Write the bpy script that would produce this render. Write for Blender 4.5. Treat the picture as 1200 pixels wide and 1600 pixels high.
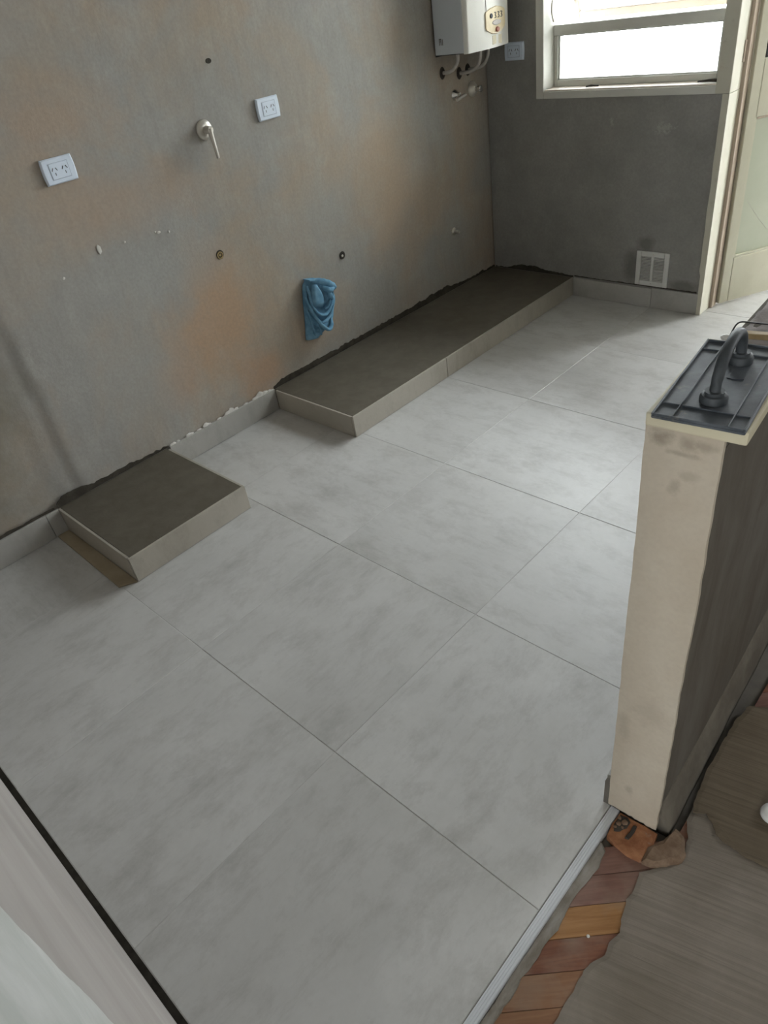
import bpy, bmesh, math, random
from mathutils import Vector, Matrix, noise

for o in list(bpy.data.objects):
    bpy.data.objects.remove(o)
scene = bpy.context.scene
C = scene.collection
random.seed(7)
PI = math.pi

# ------------------------------------------------------------------ camera
CAM = Vector((2.5815, -1.0316, 1.5513))
RIGHT = Vector((0.7280615, 0.6721202, -0.1348368))
DOWN = Vector((0.3269867, -0.5133747, -0.7934268))
FWD = Vector((-0.6024999, 0.5335737, -0.5935427))
cam_d = bpy.data.cameras.new('camera')
cam_d.sensor_fit = 'AUTO'
cam_d.sensor_width = 36.0
cam_d.lens = 1101.2757 / 1600.0 * 36.0
cam_d.clip_start = 0.01
cam = bpy.data.objects.new('camera', cam_d)
C.objects.link(cam)
m = Matrix.Identity(4)
for i in range(3):
    m[i][0] = RIGHT[i]; m[i][1] = -DOWN[i]; m[i][2] = -FWD[i]; m[i][3] = CAM[i]
cam.matrix_world = m
scene.camera = cam

# ------------------------------------------------------------------ sky, exposure
SKY = 23.0
world = bpy.data.worlds.new('overcast_sky')
scene.world = world
world.use_nodes = True
bg = world.node_tree.nodes['Background']
bg.inputs['Color'].default_value = (0.94, 0.978, 1.0, 1)
bg.inputs['Strength'].default_value = SKY
vs = scene.view_settings
vs.view_transform = 'Standard'; vs.look = 'None'; vs.gamma = 1.0
vs.use_curve_mapping = False
vs.exposure = 0.32

def portal(name, loc, sx, sy, rot):
    d = bpy.data.lights.new(name, 'AREA')
    d.shape = 'RECTANGLE'; d.size = sx; d.size_y = sy
    d.cycles.is_portal = True
    o = bpy.data.objects.new(name, d); C.objects.link(o)
    o.location = loc; o.rotation_euler = rot
    return o
YB = 2.4816          # inner face of the back wall
portal('window_daylight', (0.77, YB + 0.155, 1.52), 0.88, 1.06, (-PI / 2, 0, 0))
portal('doorway_daylight', (1.69, YB + 0.17, 1.03), 0.84, 2.04, (-PI / 2, 0, 0))
portal('dining_window_daylight', (3.65, -4.26, 1.55), 0.9, 1.0, (PI / 2, 0, 0))
portal('dining_back_window_daylight', (3.75, YB + 0.10, 1.60), 0.5, 0.9, (-PI / 2, 0, 0))

# ------------------------------------------------------------------ mesh helpers
def new_bm(): return bmesh.new()

def bx(bm, x0, x1, y0, y1, z0, z1, mat=None):
    vs_ = [Vector((x, y, z)) for x in (x0, x1) for y in (y0, y1) for z in (z0, z1)]
    if mat is not None: vs_ = [mat @ v for v in vs_]
    v = [bm.verts.new(p) for p in vs_]
    for f in ((0, 1, 3, 2), (4, 6, 7, 5), (0, 4, 5, 1), (2, 3, 7, 6), (0, 2, 6, 4), (1, 5, 7, 3)):
        bm.faces.new([v[i] for i in f])
    return v

def prism(bm, pts, axis, a, b):
    """extrude a 2D polygon; axis 'x': pts are (y,z); 'y': (x,z); 'z': (x,y)"""
    def P(p, t):
        return {'x': (t, p[0], p[1]), 'y': (p[0], t, p[1]), 'z': (p[0], p[1], t)}[axis]
    lo = [bm.verts.new(P(p, a)) for p in pts]; hi = [bm.verts.new(P(p, b)) for p in pts]
    n = len(pts)
    bm.faces.new(lo); bm.faces.new(list(reversed(hi)))
    for i in range(n):
        bm.faces.new([lo[i], hi[i], hi[(i + 1) % n], lo[(i + 1) % n]])

def tube(bm, path, r, seg=10, cap=True):
    path = [Vector(p) for p in path]
    rings = []
    n = len(path)
    up = Vector((0.13, 0.31, 0.94))
    for i, p in enumerate(path):
        t = (path[min(i + 1, n - 1)] - path[max(i - 1, 0)]).normalized()
        a = t.cross(up)
        if a.length < 1e-3: a = t.cross(Vector((1, 0, 0)))
        a.normalize(); b = t.cross(a)
        rr = r[i] if isinstance(r, (list, tuple)) else r
        ra, rb = rr if isinstance(rr, (list, tuple)) else (rr, rr)
        rings.append([bm.verts.new(p + a * math.cos(2 * PI * k / seg) * ra + b * math.sin(2 * PI * k / seg) * rb) for k in range(seg)])
    for i in range(n - 1):
        for k in range(seg):
            bm.faces.new([rings[i][k], rings[i][(k + 1) % seg], rings[i + 1][(k + 1) % seg], rings[i + 1][k]])
    if cap:
        bm.faces.new(list(reversed(rings[0]))); bm.faces.new(rings[-1])

def lathe(bm, prof, mat, seg=24):
    """prof: list of (radius, height) around local z; mat places it"""
    rings = []
    for r, h in prof:
        if r < 1e-6: rings.append([bm.verts.new(mat @ Vector((0, 0, h)))])
        else: rings.append([bm.verts.new(mat @ Vector((r * math.cos(2 * PI * k / seg), r * math.sin(2 * PI * k / seg), h))) for k in range(seg)])
    for i in range(len(rings) - 1):
        A, B = rings[i], rings[i + 1]
        for k in range(seg):
            k2 = (k + 1) % seg
            if len(A) == 1 and len(B) == 1: continue
            if len(A) == 1: bm.faces.new([A[0], B[k2], B[k]][::-1])
            elif len(B) == 1: bm.faces.new([A[k], A[k2], B[0]])
            else: bm.faces.new([A[k], A[k2], B[k2], B[k]])

def spline(pts, n=8):
    pts = [Vector(p) for p in pts]; out = []
    for i in range(len(pts) - 1):
        p0 = pts[max(i - 1, 0)]; p1 = pts[i]; p2 = pts[i + 1]; p3 = pts[min(i + 2, len(pts) - 1)]
        for k in range(n):
            t = k / n
            out.append(0.5 * ((2 * p1) + (p2 - p0) * t + (2 * p0 - 5 * p1 + 4 * p2 - p3) * t * t + (3 * p1 - p0 - 3 * p2 + p3) * t ** 3))
    out.append(pts[-1])
    return out

def bevel(bm, w, seg=2):
    bmesh.ops.recalc_face_normals(bm, faces=bm.faces)
    bmesh.ops.bevel(bm, geom=bm.edges[:], offset=w, segments=seg, affect='EDGES', profile=0.5, clamp_overlap=True)

def obj(name, bm, mat, parent=None, smooth=False):
    bmesh.ops.recalc_face_normals(bm, faces=bm.faces)
    me = bpy.data.meshes.new(name); bm.to_mesh(me); bm.free()
    if smooth:
        for p in me.polygons: p.use_smooth = True
    me.materials.append(mat)
    o = bpy.data.objects.new(name, me); C.objects.link(o)
    if parent is not None: o.parent = parent
    return o

def smooth_angle(o, deg=40):
    me = o.data
    for p in me.polygons: p.use_smooth = True
    bm = bmesh.new(); bm.from_mesh(me)
    for e in bm.edges:
        if len(e.link_faces) == 2 and e.calc_face_angle(0) > math.radians(deg): e.smooth = False
    bm.to_mesh(me); bm.free()
    return o

def tag(o, label=None, cat=None, group=None, kind=None):
    if label: o['label'] = label
    if cat: o['category'] = cat
    if group: o['group'] = group
    if kind: o['kind'] = kind
    return o

def thing(name, label, cat, loc=(0, 0, 0), rotz=0.0, group=None, kind=None):
    o = bpy.data.objects.new(name, None); C.objects.link(o)
    o.empty_display_size = 0.05
    o.location = loc; o.rotation_euler = (0, 0, rotz)
    return tag(o, label, cat, group, kind)

def struct(name, bm, mat, label, cat):
    return tag(obj(name, bm, mat), label, cat, None, 'structure')

# ------------------------------------------------------------------ material helpers
class NT:
    def __init__(s, name):
        s.m = bpy.data.materials.new(name); s.m.use_nodes = True
        s.t = s.m.node_tree; s.n = s.t.nodes; s.l = s.t.links
        s.bsdf = s.n['Principled BSDF']
    def node(s, t, **kw):
        n = s.n.new(t)
        for k, v in kw.items(): setattr(n, k, v)
        return n
    def coord(s, scale=(1, 1, 1), loc=(0, 0, 0), rand=0.0, out='Object'):
        tc = s.node('ShaderNodeTexCoord'); mp = s.node('ShaderNodeMapping')
        mp.inputs['Scale'].default_value = scale; mp.inputs['Location'].default_value = loc
        s.l.new(tc.outputs[out], mp.inputs['Vector'])
        if rand:
            oi = s.node('ShaderNodeObjectInfo'); mu = s.node('ShaderNodeMath', operation='MULTIPLY')
            mu.inputs[1].default_value = rand
            s.l.new(oi.outputs['Random'], mu.inputs[0])
            s.l.new(mu.outputs[0], mp.inputs['Location'])
        return mp.outputs[0]
    def noise(s, vec, scale, detail=4, rough=0.55, dist=0.0):
        n = s.node('ShaderNodeTexNoise')
        n.inputs['Scale'].default_value = scale; n.inputs['Detail'].default_value = detail
        n.inputs['Roughness'].default_value = rough; n.inputs['Distortion'].default_value = dist
        s.l.new(vec, n.inputs['Vector']); return n.outputs['Fac']
    def ramp(s, fac, stops):
        r = s.node('ShaderNodeValToRGB'); e = r.color_ramp.elements
        while len(e) < len(stops): e.new(0.5)
        for i, (p, c) in enumerate(stops):
            e[i].position = p; e[i].color = (c, c, c, 1) if not isinstance(c, (tuple, list)) else (*c, 1)
        s.l.new(fac, r.inputs[0]); return r.outputs[0]
    def mix(s, fac, a, b, mode='MIX'):
        n = s.node('ShaderNodeMix', data_type='RGBA', blend_type=mode)
        for sock, v in ((n.inputs[0], fac), (n.inputs[6], a), (n.inputs[7], b)):
            if isinstance(v, (int, float)): sock.default_value = v
            elif isinstance(v, (tuple, list)): sock.default_value = (*v, 1)
            else: s.l.new(v, sock)
        return n.outputs[2]
    def math(s, op, a, b=None):
        n = s.node('ShaderNodeMath', operation=op)
        for i, v in enumerate((a, b)):
            if v is None: continue
            if isinstance(v, (int, float)): n.inputs[i].default_value = v
            else: s.l.new(v, n.inputs[i])
        return n.outputs[0]
    def blob(s, centre, radius, vec_noise=None, amt=0.0, soft=0.6):
        """soft mask around a point in object space, edge broken by noise"""
        tc = s.node('ShaderNodeTexCoord'); mp = s.node('ShaderNodeMapping', vector_type='TEXTURE')
        mp.inputs['Location'].default_value = centre; mp.inputs['Scale'].default_value = radius
        s.l.new(tc.outputs['Object'], mp.inputs['Vector'])
        ln = s.node('ShaderNodeVectorMath', operation='LENGTH'); s.l.new(mp.outputs[0], ln.inputs[0])
        v = ln.outputs['Value']
        if vec_noise is not None:
            nz = s.math('MULTIPLY', s.math('SUBTRACT', vec_noise, 0.5), amt)
            v = s.math('ADD', v, nz)
        return s.ramp(v, [(1 - soft, 1.0), (1.0, 0.0)])
    def bump(s, h, strength, dist=0.01):
        b = s.node('ShaderNodeBump'); b.inputs['Strength'].default_value = strength
        b.inputs['Distance'].default_value = dist
        s.l.new(h, b.inputs['Height']); s.l.new(b.outputs[0], s.bsdf.inputs['Normal'])
    def done(s, col, rough, metal=0.0, spec=0.5):
        if isinstance(col, (tuple, list)): s.bsdf.inputs['Base Color'].default_value = (*col, 1)
        else: s.l.new(col, s.bsdf.inputs['Base Color'])
        if isinstance(rough, (int, float)): s.bsdf.inputs['Roughness'].default_value = rough
        else: s.l.new(rough, s.bsdf.inputs['Roughness'])
        s.bsdf.inputs['Metallic'].default_value = metal
        s.bsdf.inputs['Specular IOR Level'].default_value = spec
        return s.m

def simple(name, col, rough=0.5, metal=0.0, var=0.12, scale=30.0, bump=0.0, spec=0.5):
    t = NT(name); v = t.coord()
    n = t.noise(v, scale, 4)
    lo = tuple(c * (1 - var) for c in col); hi = tuple(min(1, c * (1 + var)) for c in col)
    c = t.mix(t.ramp(n, [(0.3, 0.0), (0.7, 1.0)]), lo, hi)
    if bump: t.bump(n, bump, 0.004)
    return t.done(c, rough, metal, spec)

# ---- porcelain floor tile: cloudy cement look with streaks along local x
def tile_mat(name, base, dark, light, rough, amt=1.0):
    t = NT(name)
    v = t.coord(rand=37.0)
    cloud = t.noise(v, 3.0, 7, 0.62, 0.2)
    blot = t.noise(t.coord((1.0, 1.7, 1.0), rand=71.0), 6.0, 8, 0.74, 0.1)
    v2 = t.coord((1.8, 9.0, 2.0), rand=53.0)
    streak = t.noise(v2, 2.2, 8, 0.76, 0.05)
    fine = t.noise(v, 60.0, 4, 0.65)
    c = t.mix(t.ramp(cloud, [(0.36, 0.0), (0.68, 1.0)]), base, light)
    c = t.mix(t.math('MULTIPLY', t.ramp(blot, [(0.48, 0.0), (0.72, 1.0)]), 0.72 * amt), c, dark)
    sm = t.math('MULTIPLY', t.ramp(streak, [(0.53, 0.0), (0.70, 1.0)]), t.ramp(cloud, [(0.38, 1.0), (0.60, 0.25)]))
    c = t.mix(t.math('MULTIPLY', sm, 0.62 * amt), c, dark)
    c = t.mix(t.ramp(fine, [(0.35, 0.0), (0.75, 0.14)]), c, dark)
    oi = t.node('ShaderNodeObjectInfo')
    c = t.mix(t.math('MULTIPLY', oi.outputs['Random'], 0.14), c, dark)
    r = t.ramp(cloud, [(0.3, rough - 0.04), (0.7, rough + 0.07)])
    return t.done(c, r, 0, 0.5)
M_TILE = tile_mat('porcelain_floor_tile', (0.50, 0.498, 0.485), (0.345, 0.338, 0.322), (0.585, 0.583, 0.572), 0.44)
M_SKIRT = tile_mat('porcelain_skirting_tile', (0.42, 0.41, 0.385), (0.32, 0.31, 0.285), (0.47, 0.46, 0.435), 0.42)
M_FACING = tile_mat('beige_porcelain_facing_tile', (0.40, 0.37, 0.315), (0.30, 0.275, 0.23), (0.45, 0.42, 0.36), 0.42)

# ---- cement render of the left wall
def wall_left_mat():
    t = NT('cement_render_left_wall')
    v = t.coord()
    big = t.noise(v, 1.9, 5, 0.6, 0.5)
    mid = t.noise(v, 7.0, 6, 0.62, 0.3)
    fine = t.noise(v, 90.0, 4, 0.6)
    brush = t.noise(t.coord((1, 5.0, 0.8)), 6.0, 6, 0.66, 0.3)
    c = t.mix(t.ramp(big, [(0.43, 0.0), (0.60, 1.0)]), (0.365, 0.356, 0.334), (0.415, 0.350, 0.282))
    c = t.mix(t.math('MULTIPLY', t.ramp(mid, [(0.48, 0.0), (0.70, 1.0)]), 0.55), c, (0.43, 0.42, 0.385))
    c = t.mix(t.math('MULTIPLY', t.ramp(brush, [(0.46, 0.0), (0.72, 1.0)]), 0.28), c, (0.275, 0.255, 0.222))
    edge = t.noise(v, 4.5, 5, 0.65)
    # coloured stains of the old paint; last is darker plaster with shade painted in
    for cen, rad, col, amt in (
        ((0, 0.52, 0.50), (1, 0.30, 0.36), (0.50, 0.335, 0.215), 0.75),
        ((0, 0.68, 0.22), (1, 0.16, 0.16), (0.49, 0.32, 0.21), 0.65),
        ((0, 0.25, 1.06), (1, 0.42, 0.15), (0.45, 0.325, 0.235), 0.52),
        ((0, 0.28, 0.36), (1, 0.14, 0.20), (0.47, 0.32, 0.22), 0.5),
        ((0, 1.55, 0.92), (1, 0.32, 0.22), (0.45, 0.35, 0.26), 0.5),
        ((0, 0.10, 1.34), (1, 0.28, 0.16), (0.45, 0.325, 0.23), 0.6),
        ((0, 1.68, 0.62), (1, 0.28, 0.34), (0.47, 0.355, 0.255), 0.6),
        ((0, 1.05, 0.30), (1, 0.22, 0.22), (0.46, 0.355, 0.26), 0.55),
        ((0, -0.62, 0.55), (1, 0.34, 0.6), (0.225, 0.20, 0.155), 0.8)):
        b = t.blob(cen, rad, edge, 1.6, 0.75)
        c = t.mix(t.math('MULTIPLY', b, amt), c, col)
    for cen, rad, amt in (((0, 0.30, 0.78), (1, 0.36, 0.16), 0.55), ((0, 1.15, 0.78), (1, 0.30, 0.18), 0.5),
                          ((0, 0.05, 0.45), (1, 0.30, 0.22), 0.4), ((0, 1.9, 0.95), (1, 0.22, 0.3), 0.3)):
        b = t.blob(cen, rad, edge, 1.6, 0.75)
        c = t.mix(t.math('MULTIPLY', b, amt), c, (0.375, 0.378, 0.358))
    c = t.mix(t.ramp(fine, [(0.35, 0.0), (0.8, 0.28)]), c, (0.2, 0.185, 0.16))
    t.bump(t.math('ADD', mid, t.math('MULTIPLY', fine, 0.35)), 0.25, 0.006)
    return t.done(c, 0.88, 0, 0.2)
M_WALL_L = wall_left_mat()

def wall_back_mat():
    t = NT('cement_render_back_wall')
    v = t.coord()
    big = t.noise(v, 2.6, 5, 0.6, 0.4); mid = t.noise(v, 9.0, 6, 0.6); fine = t.noise(v, 90.0, 4)
    c = t.mix(t.ramp(big, [(0.36, 0.0), (0.66, 1.0)]), (0.275, 0.270, 0.256), (0.335, 0.325, 0.306))
    c = t.mix(t.math('MULTIPLY', t.ramp(mid, [(0.44, 0.0), (0.70, 1.0)]), 0.55), c, (0.37, 0.362, 0.34))
    edge = t.noise(v, 14.0, 5, 0.65)
    for cen, rad in (((0.885, YB, 0.20), (0.07, 1, 0.10)), ((0.94, YB, 0.32), (0.06, 1, 0.05)), ((1.16, YB, 0.13), (0.10, 1, 0.04))):
        c = t.mix(t.math('MULTIPLY', t.blob(cen, rad, edge, 1.2, 0.6), 0.6), c, (0.12, 0.115, 0.105))
    for cen, rad in (((0.99, YB, 0.85), (0.05, 1, 0.025)), ((0.72, YB, 0.88), (0.012, 1, 0.02))):
        c = t.mix(t.math('MULTIPLY', t.blob(cen, rad, t.noise(v, 60.0, 6, 0.7), 5.0, 0.7), 0.40), c, (0.55, 0.54, 0.5))
    c = t.mix(t.ramp(fine, [(0.35, 0.0), (0.8, 0.25)]), c, (0.14, 0.135, 0.125))
    t.bump(t.math('ADD', mid, t.math('MULTIPLY', fine, 0.35)), 0.25, 0.006)
    return t.done(c, 0.88, 0, 0.2)
M_WALL_B = wall_back_mat()

def two_tone(name, a, b, scale, stretch=(1, 1, 1), rough=0.8, bump=0.2, lo=0.38, hi=0.66, spots=None, dist=0.006, spec=0.3):
    t = NT(name); v = t.coord(stretch)
    n = t.noise(v, scale, 6, 0.62, 0.3); f = t.noise(t.coord(), 120.0, 3)
    c = t.mix(t.ramp(n, [(lo, 0.0), (hi, 1.0)]), a, b)
    if spots:
        n2 = t.noise(t.coord((1, 1, 1), (3.1, 1.7, 0.4)), spots[1], 5, 0.7)
        c = t.mix(t.math('MULTIPLY', t.ramp(n2, [(0.60, 0.0), (0.70, 1.0)]), spots[2]), c, spots[0])
    if bump: t.bump(t.math('ADD', n, t.math('MULTIPLY', f, 0.3)), bump, dist)
    return t.done(c, rough, 0, spec)
M_WET = two_tone('damp_fresh_cement', (0.105, 0.092, 0.070), (0.130, 0.115, 0.090), 14, rough=0.72, bump=0.25)
M_SMEAR = two_tone('damp_cement_smear', (0.042, 0.036, 0.027), (0.075, 0.066, 0.052), 22, rough=0.8, bump=0.3)
M_PLASTER_W = two_tone('white_filler', (0.62, 0.60, 0.56), (0.75, 0.74, 0.70), 20, rough=0.85)
M_PINK = two_tone('pinkish_grey_wall_paint', (0.300, 0.275, 0.255), (0.345, 0.32, 0.30), 2.2, (1.2, 1, 5), rough=0.7, bump=0.08)
M_JAMB = two_tone('off_white_plaster', (0.40, 0.41, 0.385), (0.54, 0.54, 0.525), 9, rough=0.8, bump=0.2)
def pony_mat():
    t = NT('cream_plaster_half_wall'); v = t.coord()
    n = t.noise(v, 6.0, 6, 0.62, 0.3); f = t.noise(v, 120.0, 3); e = t.noise(v, 40.0, 5, 0.65)
    c = t.mix(t.ramp(n, [(0.36, 0.0), (0.66, 1.0)]), (0.50, 0.435, 0.345), (0.57, 0.515, 0.425))
    for cen, rad, amt in (((0.022, 0, 0.985), (0.022, 1, 0.018), 0.75), ((0.062, 0, 0.982), (0.016, 1, 0.016), 0.6), ((0.085, 0, 0.985), (0.018, 1, 0.012), 0.5),
                          ((0.055, 0, 0.965), (0.03, 1, 0.006), 0.5), ((0.05, 0, 0.905), (0.012, 1, 0.018), 0.45), ((0.07, 0, 0.93), (0.02, 1, 0.012), 0.35),
                          ((0.04, 0, 0.10), (0.012, 1, 0.02), 0.4), ((0.015, 0, 0.30), (0.02, 1, 0.05), 0.3), ((0.06, 0, 0.38), (0.05, 1, 0.05), 0.25)):
        c = t.mix(t.math('MULTIPLY', t.blob(cen, rad, e, 1.8, 0.7), amt), c, (0.27, 0.225, 0.175))
    c = t.mix(t.ramp(f, [(0.4, 0.0), (0.8, 0.2)]), c, (0.36, 0.31, 0.25))
    t.bump(t.math('ADD', n, t.math('MULTIPLY', f, 0.3)), 0.2, 0.006)
    return t.done(c, 0.85, 0, 0.3)
M_PONY = pony_mat()
M_PONYSIDE = two_tone('dark_scraped_plaster', (0.10, 0.084, 0.064), (0.145, 0.131, 0.111), 3.0, (1, 3, 0.8), rough=0.9, bump=0.25, spots=((0.085, 0.068, 0.05), 4, 0.6))
M_FILLET = two_tone('brownish_mortar_fillet', (0.12, 0.104, 0.082), (0.165, 0.147, 0.118), 14, rough=0.9, bump=0.4)
M_RUBBLE = two_tone('mauve_mortar_rubble', (0.25, 0.22, 0.21), (0.36, 0.32, 0.30), 22, rough=0.9, bump=0.5)
M_CAP = two_tone('cream_stone_cap', (0.58, 0.53, 0.38), (0.66, 0.61, 0.46), 6, rough=0.55, bump=0.05)
M_CREAM = two_tone('cream_gloss_paint', (0.50, 0.48, 0.37), (0.56, 0.54, 0.43), 4, rough=0.45, bump=0.05, spots=((0.42, 0.36, 0.26), 16, 0.25), spec=0.4)
M_WHITEWOOD = two_tone('greyish_white_gloss_paint', (0.66, 0.655, 0.60), (0.73, 0.725, 0.67), 4, rough=0.5, bump=0.05, spots=((0.45, 0.40, 0.33), 16, 0.2))
M_POST = two_tone('yellowed_cream_gloss_paint', (0.58, 0.56, 0.46), (0.64, 0.62, 0.52), 4, rough=0.5, bump=0.05, spots=((0.36, 0.30, 0.22), 30, 0.25))
M_SASH = two_tone('darkened_peach_paint', (0.42, 0.35, 0.29), (0.50, 0.43, 0.36), 7, rough=0.7, bump=0.1)  # peach paint, colour darkened to offset overexposure by the sky
M_SILL = two_tone('peach_painted_sill', (0.76, 0.66, 0.56), (0.82, 0.74, 0.66), 8, rough=0.5, bump=0.1)
M_BROWNWOOD = two_tone('bare_brown_wood', (0.44, 0.36, 0.285), (0.52, 0.44, 0.36), 12, (6, 6, 0.6), rough=0.8, bump=0.15)
M_ADH = None
def adhesive(name, a, b, ang, comb):
    t = NT(name)
    v = t.coord()
    n = t.noise(v, 5.0, 6, 0.62, 0.3); f = t.noise(v, 110.0, 3)
    tc = t.node('ShaderNodeTexCoord'); mp = t.node('ShaderNodeMapping')
    mp.inputs['Rotation'].default_value = (0, 0, ang)
    t.l.new(tc.outputs['Object'], mp.inputs['Vector'])
    sc = t.node('ShaderNodeMapping'); sc.inputs['Scale'].default_value = (85, 3.0, 1)
    t.l.new(mp.outputs[0], sc.inputs['Vector'])
    wv = t.ramp(t.noise(sc.outputs[0], 1.0, 3, 0.5, 0.2), [(0.36, 0.0), (0.64, 1.0)])
    c = t.mix(t.ramp(n, [(0.36, 0.0), (0.66, 1.0)]), a, b)
    c = t.mix(t.math('MULTIPLY', wv, 0.30), c, tuple(x * 0.72 for x in a))
    t.bump(t.math('ADD', t.math('MULTIPLY', wv, comb), t.math('MULTIPLY', f, 0.3)), 0.35, 0.0025)
    return t.done(c, 0.85, 0, 0.25)
M_ADH1 = adhesive('dried_tile_adhesive', (0.205, 0.178, 0.143), (0.275, 0.240, 0.205), 1.31, 0.9)
M_ADH2 = adhesive('brown_combed_adhesive', (0.135, 0.107, 0.073), (0.175, 0.142, 0.102), 1.36, 1.2)
M_GROUTBAND = two_tone('grey_mortar_residue', (0.19, 0.165, 0.135), (0.30, 0.28, 0.25), 16, (3, 1, 1), rough=0.9, bump=0.4)
M_SCREED = two_tone('dark_screed', (0.13, 0.12, 0.105), (0.19, 0.175, 0.15), 8, rough=0.95, bump=0.3)
M_GAP = two_tone('dark_mortar_gap', (0.045, 0.042, 0.036), (0.075, 0.07, 0.06), 30, rough=0.95)
M_GROUT = two_tone('light_grout', (0.44, 0.435, 0.42), (0.54, 0.535, 0.52), 20, rough=0.9)
M_BRICK = two_tone('orange_clay_brick', (0.25, 0.105, 0.05), (0.38, 0.18, 0.09), 34, rough=0.92, bump=0.5, spots=((0.30, 0.24, 0.19), 30, 0.5))
M_LUMP = two_tone('sandy_mortar_lump', (0.175, 0.115, 0.075), (0.255, 0.18, 0.125), 40, rough=0.95, bump=0.6)
M_STRIP = None
def metal_strip():
    t = NT('brushed_aluminium')
    v = t.coord((1, 0.05, 1)); n = t.noise(v, 300, 2)
    return t.done(t.mix(n, (0.62, 0.645, 0.68), (0.72, 0.745, 0.78)), 0.45, 0.25)
M_STRIP = metal_strip()
def wood(name, a, b):
    t = NT(name); v = t.coord((1.2, 14, 4), rand=19.0)
    n = t.noise(v, 5, 6, 0.65, 1.2); f = t.noise(t.coord((1, 1, 1), rand=11.0), 12, 4)
    c = t.mix(t.ramp(n, [(0.35, 0.0), (0.68, 1.0)]), a, b)
    c = t.mix(t.math('MULTIPLY', t.ramp(f, [(0.48, 0.0), (0.72, 1.0)]), 0.45), c, (0.28, 0.22, 0.17))
    t.bump(n, 0.15, 0.002)
    return t.done(c, 0.55, 0, 0.4)
M_W_RED = wood('reddish_parquet_wood', (0.145, 0.055, 0.033), (0.22, 0.095, 0.052))
M_W_MAUVE = wood('worn_mauve_parquet_wood', (0.16, 0.082, 0.062), (0.24, 0.13, 0.10))
M_W_ORANGE = wood('orange_parquet_wood', (0.28, 0.135, 0.048), (0.39, 0.21, 0.085))
M_W_BROWN = wood('brown_parquet_wood', (0.21, 0.10, 0.052), (0.28, 0.15, 0.08))
M_PLASTIC_W = simple('bluish_white_plastic', (0.74, 0.83, 0.95), 0.35, var=0.02)
M_SLOT = simple('dark_socket_slot', (0.03, 0.035, 0.05), 0.6)
M_NICKEL = NT('satin_nickel').done((0.62, 0.59, 0.53), 0.32, 0.55)
M_NICKEL_D = NT('aged_nickel').done((0.50, 0.47, 0.41), 0.4, 0.4)
M_CHROME = NT('chrome').done((0.80, 0.79, 0.76), 0.18, 0.9)
M_BRASS = simple('dull_brass', (0.36, 0.27, 0.13), 0.5, 0.5, 0.25, 80)
M_DARK = simple('dark_recess', (0.05, 0.042, 0.034), 0.9)
M_HEATER = simple('white_enamel', (0.78, 0.77, 0.72), 0.33, var=0.015, scale=6)
M_HEATER_S = simple('shaded_white_enamel', (0.60, 0.64, 0.68), 0.38, var=0.03, scale=4)  # casing side: its shade is put into the enamel colour
M_PANEL = simple('cream_plastic_panel', (0.76, 0.64, 0.42), 0.4, var=0.03)
M_OVAL = simple('grey_plastic_oval', (0.48, 0.44, 0.42), 0.4)
M_RED = simple('dull_red_button', (0.45, 0.16, 0.11), 0.4)
M_BLACK = simple('black_plastic', (0.022, 0.024, 0.027), 0.5, var=0.3)
M_LABEL = simple('yellowed_sticker', (0.68, 0.62, 0.46), 0.6)
M_MARK = simple('grey_printed_mark', (0.16, 0.16, 0.16), 0.6)
M_PIPE = simple('matt_grey_metal_pipe', (0.60, 0.57, 0.53), 0.4, 0.3, 0.15)
M_FLOAT = two_tone('dusty_black_plastic', (0.048, 0.058, 0.070), (0.105, 0.118, 0.135), 16, rough=0.55, bump=0.12, spots=((0.20, 0.18, 0.155), 22, 0.55), spec=0.5)
M_HANDLE = two_tone('worn_black_handle_plastic', (0.028, 0.034, 0.038), (0.055, 0.062, 0.068), 22, rough=0.6, bump=0.06, spec=0.5)
M_RAG = two_tone('blue_cotton', (0.125, 0.285, 0.43), (0.20, 0.385, 0.54), 26, rough=0.92, bump=0.25, dist=0.002, spec=0.2)
M_VENT = two_tone('chipped_white_metal', (0.62, 0.62, 0.59), (0.70, 0.695, 0.665), 9, rough=0.5, bump=0.05, spots=((0.30, 0.22, 0.16), 26, 0.5))
M_TAN = two_tone('tan_tile_edge', (0.30, 0.245, 0.165), (0.36, 0.30, 0.21), 9, rough=0.6, bump=0.08)
M_SLAT = simple('pale_pine', (0.55, 0.42, 0.25), 0.6, var=0.2)
M_WHITE = simple('plain_white_plastic', (0.75, 0.75, 0.73), 0.4)
M_CEIL = two_tone('white_ceiling_plaster', (0.76, 0.75, 0.72), (0.80, 0.79, 0.76), 3, rough=0.9, bump=0.1)
M_DINING = two_tone('beige_room_plaster', (0.52, 0.48, 0.42), (0.58, 0.545, 0.49), 2, rough=0.9, bump=0.1)
M_PAVE = two_tone('outdoor_concrete_paving', (0.20, 0.195, 0.18), (0.26, 0.255, 0.24), 3, rough=0.9, bump=0.1)

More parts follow.
